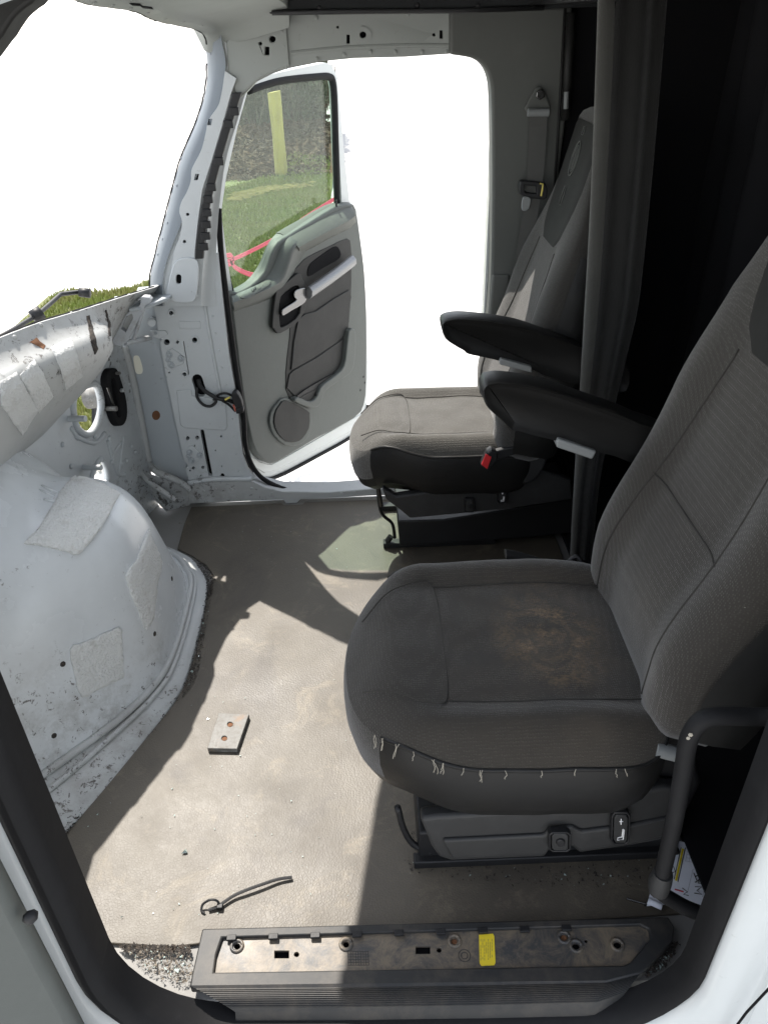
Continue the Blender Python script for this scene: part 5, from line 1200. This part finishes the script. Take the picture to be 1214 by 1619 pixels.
ink('handwriting', M['ink'], [[(1096, 1380), (1101, 1392)], [(1098, 1386), (1110, 1381)], [(1110, 1388), (1098, 1395), (1110, 1398)], [(1104, 1390), (1104, 1397)], [(1098, 1402), (1109, 1402), (1101, 1408), (1109, 1414), (1097, 1412)], [(1078, 1404), (1086, 1410), (1080, 1414), (1088, 1416)]], .0011)
ink('yellow_line', M['yellow'], [[(1079, 1342), (1068, 1392)]], .0022); ink('black_line', M['ink'], [[(1083, 1340), (1071, 1394)], [(1076, 1340), (1065, 1390)], [(1064, 1370), (1067, 1378), (1062, 1380)]], .0008)
ink('red_line', M['redtape'], [[(1066, 1406), (1080, 1410)]], .0016)
tl = []
for j in range(7): tl.append([(1086+j*5.4, 1346+j*1.2), (1083+j*5.4, 1362+j*1.2)])
for j in range(4): tl.append([(1086-j, 1346+j*5), (1118-j, 1353+j*5)])
ink('printed_table', M['inkgrey'], tl+[[(1095, 1374), (1118, 1379), (1110, 1418)], [(1095, 1374), (1086, 1412)]], .0005)
sw_ = thing('loose_screw', P(1005, 1424, z=0), 'thin metal screw lying on the floor mat next to the folded paper', 'screw')
mb = MB(); mb.cyl(P(990, 1421, z=.003), P(1018, 1429, z=.003), .0017, 8); mb.build('shank', M['chrome'], sw_)
mb = MB(); mb.cyl(P(1018, 1429, z=.004), P(1021, 1430, z=.004), .0038, 10); mb.build('head', M['chrome'], sw_)
# wiring
wh_ = thing('wiring_harness', P(345, 630, y=2.37), 'black wiring loom with a connector hanging out of the door hinge pillar', 'wiring')
mb = MB()
for pl, r in (([(314, 600), (318, 612), (330, 622), (345, 630), (358, 632), (370, 636)], .007), ([(312, 612), (312, 628), (322, 640), (334, 642), (342, 634), (336, 624)], .005), ([(338, 632), (346, 624), (358, 622), (368, 626)], .004), ([(352, 634), (362, 640), (372, 650)], .004)):
    mb.tube(spline([P(u, v, y=2.372-.02*math.sin(3.1*i/(len(pl)-1))) for i, (u, v) in enumerate(pl)], 6), r, 8)
mb.build('cable', M['black'], wh_, smooth=True)
mb = MB(); mb.tube([P(356, 632, y=2.348), P(364, 628, y=2.348)], .0035, 6); mb.build('yellow_wire', M['wireyellow'], wh_); mb = MB(); mb.tube([P(369, 640, y=2.348), P(373, 650, y=2.348)], .003, 6); mb.build('red_wire', M['wirered'], wh_)
mb = MB(); mb.poly(PY(2.345, *spl2([(366, 624), (374, 621), (381, 632), (384, 646), (378, 650), (370, 640)], 2, True)), (0, .03, 0)); mb.poly(PY(2.34, (372, 647), (385, 645), (385, 653), (374, 655)), (0, .03, 0)); mb.build('connector', M['black'], wh_, bevel=.003)

# ------------------------------------------------------------------ dirt and glass crumbs
def scatter(n, polys, z, s0, s1, name, mat, label, cat):
    mb = MB(); k = 0
    while k < n:
        pl = random.choice(polys); us = [p[0] for p in pl]; vs_ = [p[1] for p in pl]
        u, v = random.uniform(min(us), max(us)), random.uniform(min(vs_), max(vs_))
        if not inside(u, v, pl): continue
        k += 1; p = P(u, v, z=z); r = random.uniform(s0, s1)*random.random()**.5
        vv = [mb.bm.verts.new(p+V((random.gauss(0, 1)*r, random.gauss(0, 1)*r, abs(random.gauss(0, .6))*r))) for _ in range(4)]
        for t in ((0, 1, 2), (0, 1, 3), (0, 2, 3), (1, 2, 3)): mb.face([vv[i] for i in t])
    tag(mb.build(name, mat), label, cat, kind='stuff')
strip1 = [(90, 1260), (140, 1215), (160, 1212), (128, 1290), (106, 1320)]; strip2 = [(288, 1088), (304, 1050), (318, 970), (326, 935), (334, 945), (324, 1000), (314, 1060), (304, 1085), (288, 1104)]
strip3 = [(186, 1494), (300, 1496), (304, 1540), (292, 1556), (240, 1540)]; strip4 = [(1010, 1512), (1055, 1484), (1075, 1492), (1050, 1530), (1020, 1545)]
edge5 = [(92, 1290), (150, 1214), (242, 1148), (288, 1082), (300, 1040), (308, 980), (320, 935), (328, 938), (316, 985), (307, 1045), (296, 1088), (248, 1158), (160, 1224), (104, 1308)]; hole6 = [(296, 882), (322, 890), (340, 912), (336, 940), (326, 950), (326, 920), (304, 896)]
under = [(640, 1300), (670, 1330), (660, 1370), (900, 1370), (1030, 1340), (1030, 1400), (800, 1400), (640, 1380)]
scatter(900, [strip3], .003, .0006, .0028, 'sill_sand', M['sand'], 'pale sandy grit lying on the bare metal left of the sill plate', 'grit')
scatter(6500, [strip1, strip1, strip2, strip2, strip4, edge5, edge5, hole6, hole6, [(186, 1494), (300, 1496), (302, 1506), (196, 1503)]], .003, .0008, .0032, 'floor_dirt', M['dirt'], 'dark crumbs of dirt along the edges of the floor mat', 'dirt')
scatter(170, [strip1, strip2, strip3, strip4], .005, .0008, .0032, 'glass_crumbs', M['shard'], 'small crumbs of broken glass lying along the floor edges', 'broken glass')
scatter(260, [under, [(130, 1300), (300, 1100), (560, 1050), (560, 1450), (200, 1480)], [(340, 820), (560, 800), (560, 900), (400, 900)]], .002, .0008, .0022, 'floor_grit', M['shard'], 'tiny pale grit scattered over the floor mat', 'grit')
scatter(330, [under], .002, .001, .003, 'seat_crumbs', M['dirt'], 'brown crumbs on the mat in front of the near seat base', 'crumbs')
mb = MB(); q = P(292, 1347, z=.003)
vv = [mb.bm.verts.new(q+V(d)) for d in ((-.006, -.004, 0), (.007, -.002, 0), (.002, .007, 0), (.001, .0, .007))]
for t in ((0, 1, 2), (0, 1, 3), (0, 2, 3), (1, 2, 3)): mb.face([vv[i] for i in t])
tag(mb.build('glass_chip', M['shard']), 'single clear glass chip lying in the sunlight mid floor', 'glass chip')
